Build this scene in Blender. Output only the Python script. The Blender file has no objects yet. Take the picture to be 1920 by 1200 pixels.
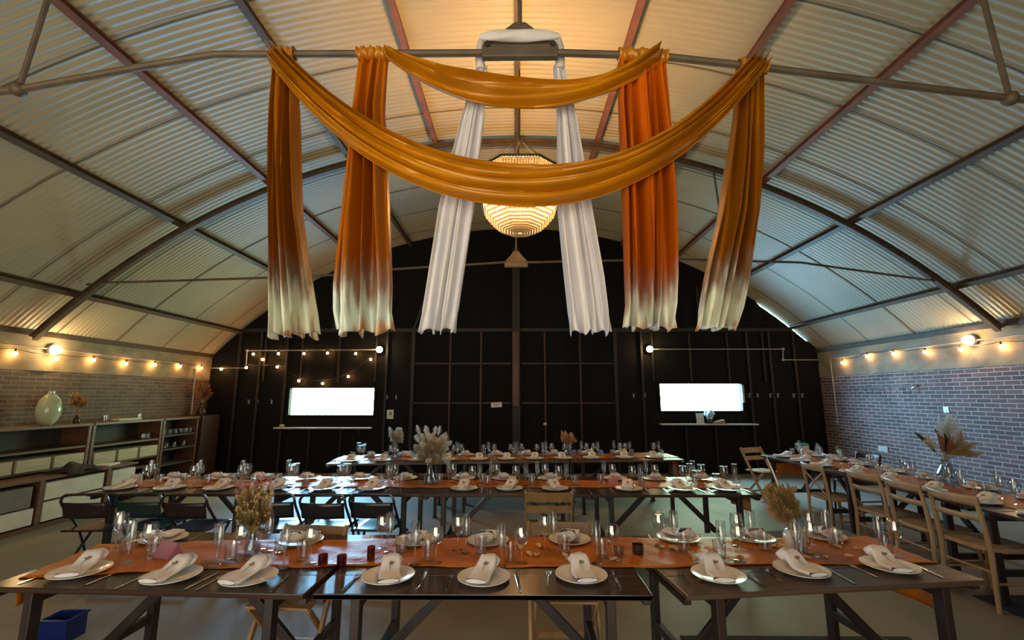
import bpy, bmesh, math, random
from mathutils import Vector, Matrix
PI = math.pi
scene = bpy.context.scene
COL = scene.collection
rnd = random.Random(11)

# ------------------------------------------------------------------ materials
def new_mat(name):
    m = bpy.data.materials.new(name); m.use_nodes = True
    nt = m.node_tree; nt.nodes.clear()
    out = nt.nodes.new('ShaderNodeOutputMaterial')
    return m, nt, out
def N(nt, kind, **kw):
    n = nt.nodes.new(kind)
    for k, v in kw.items():
        if k in n.inputs.keys(): n.inputs[k].default_value = v
        else: setattr(n, k, v)
    return n
def rgba(c): return (c[0], c[1], c[2], 1.0)
def ramp(nt, fac, stops):
    r = nt.nodes.new('ShaderNodeValToRGB'); el = r.color_ramp.elements
    while len(el) < len(stops): el.new(0.5)
    for e, (p, c) in zip(el, stops): e.position = p; e.color = rgba(c)
    nt.links.new(fac, r.inputs['Fac']); return r.outputs['Color']
def coords(nt, scale=(1, 1, 1), kind='Object'):
    tc = nt.nodes.new('ShaderNodeTexCoord'); mp = nt.nodes.new('ShaderNodeMapping')
    mp.inputs['Scale'].default_value = scale
    nt.links.new(tc.outputs[kind], mp.inputs['Vector']); return mp.outputs['Vector']
def mat(name, col, col2=None, rough=0.5, metal=0.0, scale=(6, 6, 6), detail=4, bump=0.0, bscale=40, spec=0.5, trans=0.0, sheen=0.0, contrast=(0.35, 0.65), coat=0.0, rough2=None):
    m, nt, out = new_mat(name)
    b = N(nt, 'ShaderNodeBsdfPrincipled', Roughness=rough, Metallic=metal)
    b.inputs['Specular IOR Level'].default_value = spec
    b.inputs['Sheen Weight'].default_value = sheen
    b.inputs['Coat Weight'].default_value = coat
    v = coords(nt, scale)
    nz = N(nt, 'ShaderNodeTexNoise', Scale=1.0, Detail=detail)
    nt.links.new(v, nz.inputs['Vector'])
    colo = ramp(nt, nz.outputs['Fac'], [(contrast[0], col), (contrast[1], col2 or tuple(0.8 * c for c in col))])
    nt.links.new(colo, b.inputs['Base Color'])
    if rough2 is not None:
        mr = N(nt, 'ShaderNodeMapRange'); mr.inputs['To Min'].default_value = rough; mr.inputs['To Max'].default_value = rough2
        nt.links.new(nz.outputs['Fac'], mr.inputs['Value']); nt.links.new(mr.outputs['Result'], b.inputs['Roughness'])
    if bump:
        n2 = N(nt, 'ShaderNodeTexNoise', Scale=bscale, Detail=3.0)
        nt.links.new(coords(nt), n2.inputs['Vector'])
        bp = N(nt, 'ShaderNodeBump', Strength=bump, Distance=0.01)
        nt.links.new(n2.outputs['Fac'], bp.inputs['Height']); nt.links.new(bp.outputs['Normal'], b.inputs['Normal'])
    last = b.outputs['BSDF']
    if trans:
        t = N(nt, 'ShaderNodeBsdfTranslucent'); nt.links.new(colo, t.inputs['Color'])
        mx = N(nt, 'ShaderNodeMixShader'); mx.inputs['Fac'].default_value = trans
        nt.links.new(last, mx.inputs[1]); nt.links.new(t.outputs['BSDF'], mx.inputs[2]); last = mx.outputs['Shader']
    nt.links.new(last, out.inputs['Surface'])
    return m
def grain_gloss(m, aniso=0.95, rough=0.27):
    """long-grained varnish: gloss spreads across the grain (local y)"""
    nt = m.node_tree; b = [n for n in nt.nodes if n.type == 'BSDF_PRINCIPLED'][0]
    for l in list(nt.links):
        if l.to_socket == b.inputs['Roughness']: nt.links.remove(l)
    b.inputs['Roughness'].default_value = rough; b.inputs['Specular IOR Level'].default_value = 0.7; b.inputs['IOR'].default_value = 1.6; b.inputs['Anisotropic'].default_value = aniso
    vt = nt.nodes.new('ShaderNodeVectorTransform'); vt.vector_type = 'VECTOR'; vt.convert_from = 'OBJECT'; vt.convert_to = 'WORLD'
    vt.inputs['Vector'].default_value = (0, 1, 0); nt.links.new(vt.outputs['Vector'], b.inputs['Tangent'])
def glass_mat(name, tint=(1, 1, 1), refl=0.08, rough=0.02):
    m, nt, out = new_mat(name)
    t = N(nt, 'ShaderNodeBsdfTransparent', Color=rgba(tint)); g = N(nt, 'ShaderNodeBsdfGlossy', Roughness=rough)
    lw = N(nt, 'ShaderNodeLayerWeight'); pw = N(nt, 'ShaderNodeMath', operation='POWER'); pw.inputs[1].default_value = 3.0
    nt.links.new(lw.outputs['Facing'], pw.inputs[0])
    ad = N(nt, 'ShaderNodeMath', operation='MULTIPLY_ADD'); ad.inputs[1].default_value = 0.85; ad.inputs[2].default_value = refl
    nt.links.new(pw.outputs['Value'], ad.inputs[0]); ad.use_clamp = True
    nz = N(nt, 'ShaderNodeTexNoise', Scale=14.0); nt.links.new(coords(nt), nz.inputs['Vector'])
    bp = N(nt, 'ShaderNodeBump', Strength=0.06, Distance=0.01); nt.links.new(nz.outputs['Fac'], bp.inputs['Height'])
    nt.links.new(bp.outputs['Normal'], g.inputs['Normal'])
    mx = N(nt, 'ShaderNodeMixShader'); nt.links.new(ad.outputs['Value'], mx.inputs['Fac'])
    nt.links.new(t.outputs['BSDF'], mx.inputs[1]); nt.links.new(g.outputs['BSDF'], mx.inputs[2])
    nt.links.new(mx.outputs['Shader'], out.inputs['Surface']); return m
def emit_mat(name, col, strength):
    m, nt, out = new_mat(name)
    e = N(nt, 'ShaderNodeEmission', Color=rgba(col), Strength=strength)
    nt.links.new(e.outputs['Emission'], out.inputs['Surface']); return m
def ombre_mat(name, gold, pale, lo, hi, hem):
    """satin dip-dyed along the hanging length (world height = object z)"""
    m, nt, out = new_mat(name)
    tc = N(nt, 'ShaderNodeTexCoord'); sp = N(nt, 'ShaderNodeSeparateXYZ'); nt.links.new(tc.outputs['Object'], sp.inputs[0])
    nz = N(nt, 'ShaderNodeTexNoise', Scale=7.0, Detail=3.0); nt.links.new(coords(nt, (2.5, 2.5, 0.6)), nz.inputs['Vector'])
    ad = N(nt, 'ShaderNodeMath', operation='MULTIPLY_ADD'); ad.inputs[1].default_value = 0.45; nt.links.new(nz.outputs['Fac'], ad.inputs[0]); nt.links.new(sp.outputs['Z'], ad.inputs[2])
    mr = N(nt, 'ShaderNodeMapRange'); mr.inputs['From Min'].default_value = 1.95 + 0.22; mr.inputs['From Max'].default_value = 3.65 + 0.22
    nt.links.new(ad.outputs['Value'], mr.inputs['Value'])
    f = lambda z: (z - 1.95) / 1.70
    colo = ramp(nt, mr.outputs['Result'], [(0.0, hem), (f(2.04), pale), (f(lo), pale), (f((lo + hi) / 2), tuple(0.45 * a + 0.22 * b for a, b in zip(gold, pale))), (f(hi), tuple(0.8 * a for a in gold)), (1.0, gold)])
    b = N(nt, 'ShaderNodeBsdfPrincipled', Roughness=0.45); b.inputs['Specular IOR Level'].default_value = 0.3
    nt.links.new(colo, b.inputs['Base Color'])
    t = N(nt, 'ShaderNodeBsdfTranslucent'); nt.links.new(colo, t.inputs['Color'])
    mx = N(nt, 'ShaderNodeMixShader'); mx.inputs['Fac'].default_value = 0.36
    nt.links.new(b.outputs['BSDF'], mx.inputs[1]); nt.links.new(t.outputs['BSDF'], mx.inputs[2])
    nt.links.new(mx.outputs['Shader'], out.inputs['Surface']); return m
def brick_mat(name, c1, c2, mortar, swap):
    m, nt, out = new_mat(name)
    tc = N(nt, 'ShaderNodeTexCoord'); sp = N(nt, 'ShaderNodeSeparateXYZ'); cb = N(nt, 'ShaderNodeCombineXYZ')
    nt.links.new(tc.outputs['Object'], sp.inputs[0]); nt.links.new(sp.outputs['Y'], cb.inputs['X']); nt.links.new(sp.outputs['Z'], cb.inputs['Y'])
    br = N(nt, 'ShaderNodeTexBrick', Scale=1.0)
    br.inputs['Brick Width'].default_value = 0.215; br.inputs['Row Height'].default_value = 0.063; br.inputs['Mortar Size'].default_value = 0.0075
    br.inputs['Mortar Smooth'].default_value = 0.3
    br.inputs['Color1'].default_value = rgba(c1); br.inputs['Color2'].default_value = rgba(c2); br.inputs['Mortar'].default_value = rgba(mortar)
    nt.links.new(cb.outputs['Vector'], br.inputs['Vector'])
    nz = N(nt, 'ShaderNodeTexNoise', Scale=2.5, Detail=5.0); nt.links.new(tc.outputs['Object'], nz.inputs['Vector'])
    dirt = ramp(nt, nz.outputs['Fac'], [(0.3, (0.72, 0.70, 0.68)), (0.7, (1.05, 1.03, 1.0))])
    mx = N(nt, 'ShaderNodeMix', data_type='RGBA', blend_type='MULTIPLY'); mx.inputs['Factor'].default_value = 1.0
    nt.links.new(br.outputs['Color'], mx.inputs['A']); nt.links.new(dirt, mx.inputs['B'])
    b = N(nt, 'ShaderNodeBsdfPrincipled', Roughness=0.75)
    nt.links.new(mx.outputs['Result'], b.inputs['Base Color'])
    bp = N(nt, 'ShaderNodeBump', Strength=0.6, Distance=0.008); bp.invert = True
    nt.links.new(br.outputs['Fac'], bp.inputs['Height']); nt.links.new(bp.outputs['Normal'], b.inputs['Normal'])
    nt.links.new(b.outputs['BSDF'], out.inputs['Surface']); return m

M = {}
M['roof'] = mat('painted_corrugated_sheet', (0.38, 0.345, 0.25), (0.29, 0.262, 0.19), rough=0.48, scale=(0.6, 0.9, 0.6), detail=6, contrast=(0.3, 0.75))
M['seam'] = mat('sheet_lap', (0.10, 0.09, 0.07), rough=0.7)
M['oxide'] = mat('red_oxide_steel', (0.20, 0.065, 0.035), (0.11, 0.045, 0.03), rough=0.6, scale=(9, 4, 9))
M['brownsteel'] = mat('brown_steel', (0.085, 0.055, 0.03), (0.05, 0.035, 0.022), rough=0.6, scale=(9, 4, 9))
M['rod'] = mat('weathered_steel_rod', (0.095, 0.070, 0.045), (0.06, 0.045, 0.03), rough=0.6)
M['blackwall'] = mat('black_stained_board', (0.0045, 0.0050, 0.0048), (0.0022, 0.0024, 0.0023), spec=0.2, rough=0.75, scale=(5, 5, 0.6), bump=0.15, bscale=20)
M['stud'] = mat('dark_stud_timber', (0.011, 0.008, 0.007), (0.006, 0.005, 0.005), rough=0.6, scale=(8, 8, 1))
M['redrail'] = mat('red_brown_rail_timber', (0.042, 0.010, 0.006), (0.024, 0.007, 0.005), rough=0.55, scale=(1, 8, 8))
M['post'] = mat('brown_post_timber', (0.13, 0.040, 0.014), (0.06, 0.02, 0.009), rough=0.5, scale=(8, 8, 1))
M['brick_r'] = brick_mat('purple_red_brick', (0.21, 0.115, 0.105), (0.10, 0.06, 0.06), (0.46, 0.41, 0.385), 1)
M['brick_l'] = brick_mat('dull_brown_brick', (0.16, 0.105, 0.075), (0.10, 0.07, 0.05), (0.23, 0.19, 0.145), 1)
M['render'] = mat('rough_cement_render', (0.34, 0.28, 0.18), (0.22, 0.18, 0.12), rough=0.85, scale=(3, 3, 5), bump=0.5, bscale=9)
M['floor'] = mat('trowelled_concrete', (0.25, 0.228, 0.178), (0.165, 0.15, 0.115), rough=0.46, rough2=0.62, scale=(0.9, 0.9, 0.9), detail=8, bump=0.05, bscale=30, spec=0.28)
M['gravel'] = mat('pale_yard_gravel', (0.45, 0.43, 0.38), (0.35, 0.33, 0.29), rough=0.9, scale=(3, 3, 3), bump=0.4)
M['darkwood'] = mat('dark_varnished_plank', (0.065, 0.030, 0.016), (0.030, 0.014, 0.009), rough=0.36, rough2=0.26, scale=(1.2, 26, 4), detail=5, spec=1.0, contrast=(0.3, 0.7))
M['palerwood'] = mat('paler_brown_plank', (0.12, 0.075, 0.042), (0.065, 0.038, 0.022), rough=0.42, rough2=0.33, scale=(1.2, 26, 4), detail=5, spec=0.6, contrast=(0.3, 0.7))  # paler brown plank, same grain scale as the dark one
grain_gloss(M['darkwood']); grain_gloss(M['palerwood'], .9, .36)
M['legwood'] = mat('dark_leg_timber', (0.040, 0.024, 0.016), (0.022, 0.014, 0.010), rough=0.45, scale=(8, 8, 1.2))
M['beech'] = mat('honey_beech', (0.47, 0.27, 0.10), (0.36, 0.19, 0.065), rough=0.42, scale=(14, 14, 3), contrast=(0.3, 0.7))
M['beech2'] = mat('pale_limed_beech', (0.42, 0.29, 0.15), (0.32, 0.21, 0.10), rough=0.45, scale=(14, 14, 3), contrast=(0.3, 0.7))
M['navymetal'] = mat('black_painted_steel', (0.016, 0.018, 0.026), (0.02, 0.018, 0.022), rough=0.26, spec=0.9)
M['oxblood'] = mat('oxblood_painted_steel', (0.030, 0.012, 0.012), (0.02, 0.010, 0.010), rough=0.35)
M['greenmetal'] = mat('dark_green_painted_steel', (0.010, 0.028, 0.026), (0.012, 0.02, 0.02), rough=0.35)
M['linen'] = mat('rust_gauze_cloth', (0.70, 0.21, 0.008), (0.54, 0.14, 0.006), rough=0.42, scale=(5, 5, 5), trans=0.25, bump=0.3, bscale=60)
M['napkin'] = mat('white_linen', (0.80, 0.76, 0.72), (0.72, 0.68, 0.65), rough=0.75, scale=(20, 20, 20), bump=0.15, bscale=120)
M['china'] = mat('cream_glazed_china', (0.80, 0.74, 0.64), (0.76, 0.70, 0.60), rough=0.22, coat=0.2)
M['steel'] = mat('polished_steel', (0.72, 0.72, 0.72), (0.65, 0.65, 0.66), rough=0.16, metal=1.0)
M['glass'] = glass_mat('clear_glass', (0.97, 0.98, 0.98), 0.13, 0.05)
M['vaseglass'] = glass_mat('cloudy_vase_glass', (0.80, 0.84, 0.86), 0.14, 0.08)
M['pane'] = glass_mat('window_pane', (0.97, 0.98, 0.99), 0.0, 0.01)
M['white'] = mat('white_paint', (0.78, 0.78, 0.76), rough=0.45)
M['greypvc'] = mat('grey_conduit', (0.42, 0.41, 0.38), rough=0.45)
M['gold'] = ombre_mat('gold_dip_dyed_satin', (0.58, 0.165, 0.003), (0.84, 0.90, 0.80), 2.13, 2.40, (0.70, 0.36, 0.12))
M['orange'] = ombre_mat('lit_gold_dip_dyed_satin', (0.68, 0.145, 0.002), (0.85, 0.86, 0.74), 2.12, 2.36, (0.72, 0.34, 0.10))  # same gold cloth, light shining through it put into the colour
M['bronze'] = ombre_mat('dim_gold_dip_dyed_satin', (0.40, 0.125, 0.003), (0.84, 0.85, 0.70), 2.16, 2.44, (0.60, 0.30, 0.12))  # same gold cloth, dim lighting painted in as a darker base
M['satin'] = mat('golden_yellow_satin', (0.62, 0.25, 0.004), (0.40, 0.135, 0.003), rough=0.30, scale=(3, 3, 8), trans=0.22, spec=0.6, contrast=(0.25, 0.75))
M['voile'] = mat('white_voile', (0.86, 0.84, 0.84), (0.80, 0.78, 0.79), rough=0.6, trans=0.45, scale=(12, 12, 3))
M['bead'] = mat('cream_bead_string', (0.90, 0.82, 0.66), (0.86, 0.76, 0.56), rough=0.35, trans=0.6, scale=(30, 30, 30))
M['blackiron'] = mat('black_iron', (0.02, 0.018, 0.015), rough=0.5)
M['bulb'] = emit_mat('warm_lamp_filament', (1.0, 0.48, 0.14), 90)
M['bulkbulb'] = emit_mat('bright_lamp', (1.0, 0.66, 0.30), 120)
M['chbulb'] = emit_mat('chandelier_lamp', (1.0, 0.52, 0.18), 800)
M['pampas'] = mat('cream_pampas', (0.72, 0.63, 0.47), (0.60, 0.48, 0.32), rough=0.9, trans=0.25, scale=(10, 10, 10))
M['straw'] = mat('straw_yellow_grass', (0.56, 0.42, 0.17), (0.42, 0.29, 0.10), rough=0.9, trans=0.25, scale=(12, 12, 12))
M['tan'] = mat('tan_dried_leaf', (0.40, 0.24, 0.10), (0.28, 0.14, 0.06), rough=0.8, trans=0.2, scale=(12, 12, 12))
M['rusty'] = mat('rust_dried_leaf', (0.34, 0.13, 0.06), (0.22, 0.08, 0.04), rough=0.8, trans=0.2, scale=(12, 12, 12))
M['pink'] = mat('dusty_pink_bloom', (0.55, 0.27, 0.22), (0.45, 0.18, 0.15), rough=0.8, trans=0.2)
M['darkleaf'] = mat('dark_dried_leaf', (0.03, 0.028, 0.02), rough=0.8)
M['whiteplume'] = mat('white_plume', (0.78, 0.78, 0.72), (0.66, 0.66, 0.6), rough=0.9, trans=0.3)
M['petal'] = mat('cream_petal', (0.85, 0.62, 0.36), (0.8, 0.5, 0.25), rough=0.7, trans=0.2)
M['shelfwood'] = mat('reddish_shelf_timber', (0.15, 0.062, 0.026), (0.085, 0.036, 0.018), rough=0.5, scale=(6, 1, 12))
M['drawer'] = mat('pale_ply_drawer', (0.46, 0.38, 0.24), (0.38, 0.31, 0.19), rough=0.55, scale=(4, 4, 20))
M['crate'] = mat('off_white_board', (0.60, 0.58, 0.52), (0.50, 0.48, 0.43), rough=0.6, scale=(4, 4, 10))
M['greycrate'] = mat('grey_felt_board', (0.17, 0.17, 0.16), rough=0.8)
M['backpanel'] = mat('dark_ply_back', (0.05, 0.04, 0.026), (0.035, 0.028, 0.02), rough=0.7)
M['celadon'] = mat('celadon_glaze', (0.50, 0.60, 0.42), (0.38, 0.44, 0.28), rough=0.22, scale=(3, 3, 3), coat=0.3)
M['amber'] = glass_mat('amber_votive', (0.52, 0.16, 0.035), 0.10, 0.1)
M['smoke'] = mat('smoked_votive', (0.05, 0.025, 0.018), rough=0.15)
M['pinkcard'] = mat('pink_card', (0.50, 0.20, 0.23), (0.45, 0.17, 0.2), rough=0.7, trans=0.2)
M['bluebox'] = mat('blue_plastic', (0.006, 0.025, 0.16), rough=0.35)
M['navymat'] = mat('navy_carpet', (0.012, 0.022, 0.055), (0.008, 0.016, 0.04), rough=0.95, bump=0.5, bscale=160)
M['blackmat'] = mat('black_rubber', (0.01, 0.009, 0.008), (0.03, 0.025, 0.02), rough=0.9, scale=(60, 60, 60), bump=0.6, bscale=120)
M['greencap'] = mat('teal_green_plastic', (0.02, 0.42, 0.27), (0.02, 0.32, 0.30), rough=0.3)
M['bluevase'] = mat('pale_blue_flowers', (0.30, 0.50, 0.58), (0.55, 0.65, 0.65), rough=0.7, scale=(30, 30, 30))
M['ochre'] = mat('ochre_box', (0.40, 0.28, 0.12), rough=0.6)
M['darkcloth'] = mat('black_fabric', (0.012, 0.012, 0.013), (0.03, 0.03, 0.032), rough=0.9, bump=0.3)
M['cushion'] = mat('brown_leather', (0.045, 0.02, 0.012), rough=0.5)
M['ink'] = mat('grey_print', (0.25, 0.25, 0.25), rough=0.7)

# ------------------------------------------------------------------ mesh helper
class MB:
    def __init__(s): s.v = []; s.f = []
    def add(s, vs, fs):
        o = len(s.v); s.v += [tuple(p) for p in vs]; s.f += [tuple(i + o for i in f) for f in fs]; return s
    def box(s, c, d, R=None):
        x, y, z = d[0] / 2, d[1] / 2, d[2] / 2
        vs = [Vector((a * x, b * y, e * z)) for a in (-1, 1) for b in (-1, 1) for e in (-1, 1)]
        if R is not None: vs = [R @ p for p in vs]
        vs = [p + Vector(c) for p in vs]
        return s.add(vs, [(0, 1, 3, 2), (4, 6, 7, 5), (0, 4, 5, 1), (2, 3, 7, 6), (0, 2, 6, 4), (1, 5, 7, 3)])
    def bx(s, a, b):
        return s.box([(p + q) / 2 for p, q in zip(a, b)], [abs(q - p) for p, q in zip(a, b)])
    def bar(s, a, b, w, h, up=(0, 0, 1)):
        a, b = Vector(a), Vector(b); d = (b - a); L = d.length; d.normalize()
        u = Vector(up); sd = d.cross(u)
        if sd.length < 1e-4: sd = d.cross(Vector((0, 1, 0)))
        sd.normalize(); u = sd.cross(d)
        R = Matrix((d, sd, u)).transposed()
        return s.box((a + b) / 2, (L, w, h), R)
    def tube(s, pts, r, n=8, cap=True):
        pts = [Vector(p) for p in pts]; rs = r if isinstance(r, (list, tuple)) else [r] * len(pts)
        prev = None; rings = []
        for i, p in enumerate(pts):
            t = (pts[min(i + 1, len(pts) - 1)] - pts[max(i - 1, 0)]).normalized()
            if prev is None:
                a = Vector((0, 0, 1)) if abs(t.z) < .9 else Vector((1, 0, 0))
                u = t.cross(a).normalized()
            else:
                u = (prev - t * prev.dot(t)).normalized()
            prev = u; w = t.cross(u)
            rings.append([p + (u * math.cos(2 * PI * k / n) + w * math.sin(2 * PI * k / n)) * rs[i] for k in range(n)])
        vs = [q for rg in rings for q in rg]; fs = []
        for i in range(len(rings) - 1):
            for k in range(n):
                k2 = (k + 1) % n; fs.append((i * n + k, i * n + k2, (i + 1) * n + k2, (i + 1) * n + k))
        if cap: fs.append(tuple(range(n))[::-1]); fs.append(tuple((len(rings) - 1) * n + k for k in range(n)))
        return s.add(vs, fs)
    def lathe(s, prof, n=24, c=(0, 0, 0)):
        vs = []; fs = []
        for r, z in prof:
            for k in range(n): vs.append((c[0] + r * math.cos(2 * PI * k / n), c[1] + r * math.sin(2 * PI * k / n), c[2] + z))
        for i in range(len(prof) - 1):
            for k in range(n):
                k2 = (k + 1) % n; fs.append((i * n + k, i * n + k2, (i + 1) * n + k2, (i + 1) * n + k))
        return s.add(vs, fs)
    def ball(s, c, r, n=10, m=6, sc=(1, 1, 1)):
        prof = [(max(1e-4, r * math.sin(PI * i / m)), -r * math.cos(PI * i / m)) for i in range(m + 1)]
        o = len(s.v); s.lathe(prof, n)
        for i in range(o, len(s.v)):
            p = s.v[i]; s.v[i] = (p[0] * sc[0] + c[0], p[1] * sc[1] + c[1], p[2] * sc[2] + c[2])
        return s
    def grid(s, fn, nu, nv, closed=False):
        vs = [fn(i / nu, j / nv) for j in range(nv + 1) for i in range(nu + 1)]
        fs = [(j * (nu + 1) + i, j * (nu + 1) + i + 1, (j + 1) * (nu + 1) + i + 1, (j + 1) * (nu + 1) + i) for j in range(nv) for i in range(nu)]
        return s.add(vs, fs)
    def prism(s, outline, z0, z1, axis='z'):
        n = len(outline)
        def P(p, h): return {'z': (p[0], p[1], h), 'y': (p[0], h, p[1]), 'x': (h, p[0], p[1])}[axis]
        vs = [P(p, z0) for p in outline] + [P(p, z1) for p in outline]
        fs = [tuple(range(n))[::-1], tuple(range(n, 2 * n))] + [(i, (i + 1) % n, n + (i + 1) % n, n + i) for i in range(n)]
        return s.add(vs, fs)
    def build(s, name, m, parent=None, smooth=False, bevel=0, solid=0, loc=None, seg=2):
        me = bpy.data.meshes.new(name); me.from_pydata(s.v, [], s.f)
        bm = bmesh.new(); bm.from_mesh(me); bmesh.ops.recalc_face_normals(bm, faces=bm.faces); bm.to_mesh(me); bm.free()
        if smooth:
            for p in me.polygons: p.use_smooth = True
            me.set_sharp_from_angle(angle=math.radians(smooth if smooth is not True else 40))
        me.materials.append(m if not isinstance(m, str) else M[m])
        o = bpy.data.objects.new(name, me); COL.objects.link(o)
        if parent: o.parent = parent
        if loc: o.location = loc
        if solid:
            md = o.modifiers.new('thickness', 'SOLIDIFY'); md.thickness = solid; md.offset = 0
        if bevel:
            md = o.modifiers.new('bevel', 'BEVEL'); md.width = bevel; md.segments = seg; md.limit_method = 'ANGLE'
        return o
def tag(o, label=None, cat=None, group=None, kind=None):
    if label: o['label'] = label
    if cat: o['category'] = cat
    if group: o['group'] = group
    if kind: o['kind'] = kind
    return o
def empty(name, loc=(0, 0, 0), rz=0):
    o = bpy.data.objects.new(name, None); COL.objects.link(o); o.location = loc; o.rotation_euler = (0, 0, rz); o.empty_display_size = 0.1; return o
def copy_tree(o, parent=None):
    c = o.copy(); COL.objects.link(c); c.parent = parent
    for ch in list(o.children): copy_tree(ch, c)
    return c
class Kind:
    """first placing moves the built thing itself, every later one is a copy with its parts"""
    def __init__(s, root): s.root = root; s.used = False
    def put(s, loc, rz, label, cat, group=None):
        if s.used:
            o = copy_tree(s.root)
            if 'group' in o: del o['group']
        else: o = s.root; s.used = True
        o.location = loc; o.rotation_euler = (0, 0, rz); tag(o, label, cat, group); return o
ORD = ['first', 'second', 'third', 'fourth', 'fifth', 'sixth', 'seventh', 'eighth', 'ninth', 'tenth', 'eleventh', 'twelfth', 'thirteenth']
def struct(o): o['kind'] = 'structure'; return o
def sm(t): t = max(0, min(1, t)); return t * t * (3 - 2 * t)

# ------------------------------------------------------------------ the hall
XL, XR = -7.0, 6.85
YB, YF = 10.3, -1.76
R0, ZC = 9.55, -3.92
EAVE_L, EAVE_R = 2.56, 2.66
def arch_z(x, r=R0): return ZC + math.sqrt(max(0, r * r - x * x))

struct(MB().bx((XL - .3, YF - .2, -.15), (XR + .3, YB + .2, 0)).build('floor', 'floor'))
# corrugated vault
pitch = 0.076; per = 6
a0, a1 = -math.asin(7.02 / R0), math.asin(6.90 / R0)
ny = int((YB + .1 - YF) / pitch * per); na = 44
def vault(u, v):
    y = YF - .05 + v * (YB + .12 - YF); a = a0 + (a1 - a0) * u
    r = R0 + 0.0058 * math.sin(2 * PI * y / pitch)
    return (r * math.sin(a), y, ZC + r * math.cos(a))
ceil = struct(MB().grid(vault, na, ny).build('ceiling', 'roof', smooth=80))
def arc_strip(mb, y, r, w, h, n=40, A0=a0, A1=a1):
    vs = []; fs = []
    for i in range(n + 1):
        a = A0 + (A1 - A0) * i / n
        for (dr, dy) in ((0, -w / 2), (0, w / 2), (h, w / 2), (h, -w / 2)):
            vs.append(((r - dr) * math.sin(a), y + dy, ZC + (r - dr) * math.cos(a)))
    for i in range(n):
        for k in range(4):
            k2 = (k + 1) % 4; fs.append((i * 4 + k, i * 4 + k2, i * 4 + 4 + k2, i * 4 + 4 + k))
    fs += [(0, 1, 2, 3), tuple(n * 4 + k for k in (3, 2, 1, 0))]
    mb.add(vs, fs)
sm_ = MB(); y = 0.52
while y < YB:
    arc_strip(sm_, y, R0 - .009, .014, .004); y += 1.03
sm_.build('sheet_lap', 'seam', ceil)

# brick side walls with a rendered band under the eaves
wl = struct(MB().bx((XL - .25, YF - .1, 0), (XL, YB + .1, 2.04)).build('wall_left', 'brick_l'))
wr = struct(MB().bx((XR, YF - .1, 0), (XR + .25, YB + .1, 2.10)).build('wall_right', 'brick_r'))
def band(x0, x1, z0, z1, face):
    mb = MB()
    def fn(u, v):
        yy = YF - .1 + u * (YB + .2 - YF); zz = z0 + v * (z1 - z0)
        return (face + 0.012 * math.sin(yy * 7.3 + zz * 11) * math.sin(yy * 3.1) , yy, zz)
    mb.grid(fn, 160, 6)
    mb.bx((x0, YF - .1, z0), (x1, YB + .1, z1)); return mb
struct(band(XL - .25, XL - .02, 2.04, EAVE_L + .06, XL + .005).build('trim_1', 'render', smooth=True))
struct(band(XR + .02, XR + .25, 2.10, EAVE_R + .06, XR - .005).build('trim_2', 'render', smooth=True))
struct(MB().bx((XL, YF, EAVE_L - .02), (XL + .05, YB, EAVE_L + .06)).build('trim_3', 'brownsteel'))
struct(MB().bx((XR - .05, YF, EAVE_R - .02), (XR, YB, EAVE_R + .06)).build('trim_4', 'brownsteel'))

# boarded end wall with two long windows; a slit of daylight on the right haunch
W1 = (-5.12, -3.21, 1.255, 1.85); W2 = (3.23, 5.05, 1.35, 1.945)
mb = MB(); x = XL - .2; bw = 0.195
edges = [XL - .2]
while x < XR + .2:
    x2 = x + bw
    for e in (W1[0], W1[1], W2[0], W2[1]):
        if x + 1e-6 < e < x2 - 1e-6: x2 = e
    x2 = min(x2, XR + .2)
    def top(q):
        g = 0.05 if 5.55 < q < 6.62 else -0.06
        return max(2.5, arch_z(q) - g)
    xm = (x + x2) / 2
    segs = [(0, None)]
    for w in (W1, W2):
        if w[0] - 1e-6 <= x and x2 <= w[1] + 1e-6: segs = [(0, w[2]), (w[3], None)]
    j = 0.006 * ((int(round(x * 31)) % 3) - 1)
    for z0, z1 in segs:
        zl, zr = (top(x + .003), top(x2 - .003)) if z1 is None else (z1, z1)
        xa, xb = x - .0005, x2 + .0005; ya, yb = YB + j, YB + .09
        mb.add([(xa, ya, z0), (xb, ya, z0), (xb, yb, z0), (xa, yb, z0), (xa, ya, zl), (xb, ya, zr), (xb, yb, zr), (xa, yb, zl)],
               [(0, 3, 2, 1), (4, 5, 6, 7), (0, 1, 5, 4), (1, 2, 6, 5), (2, 3, 7, 6), (3, 0, 4, 7)])
    x = x2
wb = struct(mb.build('wall_back', 'blackwall'))
# framing of the end wall
def studs(xs, z0, z1, m='stud', w=.05, d=.06):
    for q in xs:
        zt = min(z1, arch_z(q) - .1)
        MB().bx((q - w / 2, YB - d, z0), (q + w / 2, YB - .005, zt)).build('stud', m, wb, bevel=.004)
studs([-6.35, -5.85, -5.25, -2.95], 0, 3.15); studs([2.85, 5.25, 5.75, 6.3], 0, 3.15)
studs([-5.75, -4.9, -4.05, -3.2, 3.1, 3.95, 4.8, 5.6], 1.99, 3.1, w=.035)
studs([-4.6, -3.9, 3.75, 4.4], 0, 1.0, w=.035)
studs([-2.35, 2.25], 0, 3.15, w=.08); studs([-1.5, -.8, .65, 1.45], 0, 3.15, 'redrail', w=.045)
for z in (3.16,): MB().bx((-6.3, YB - .07, z - .03), (6.3, YB - .01, z + .05)).build('header_rail', 'stud', wb)
for z in (2.40, 1.52):
    for a, b in ((-2.3, -1.53), (-1.47, -.83), (-.77, -.12), (.12, .62), (.68, 1.42), (1.48, 2.2)):
        MB().bx((a, YB - .045, z - .018), (b, YB - .005, z + .018)).build('door_rail', 'redrail', wb)
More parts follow.
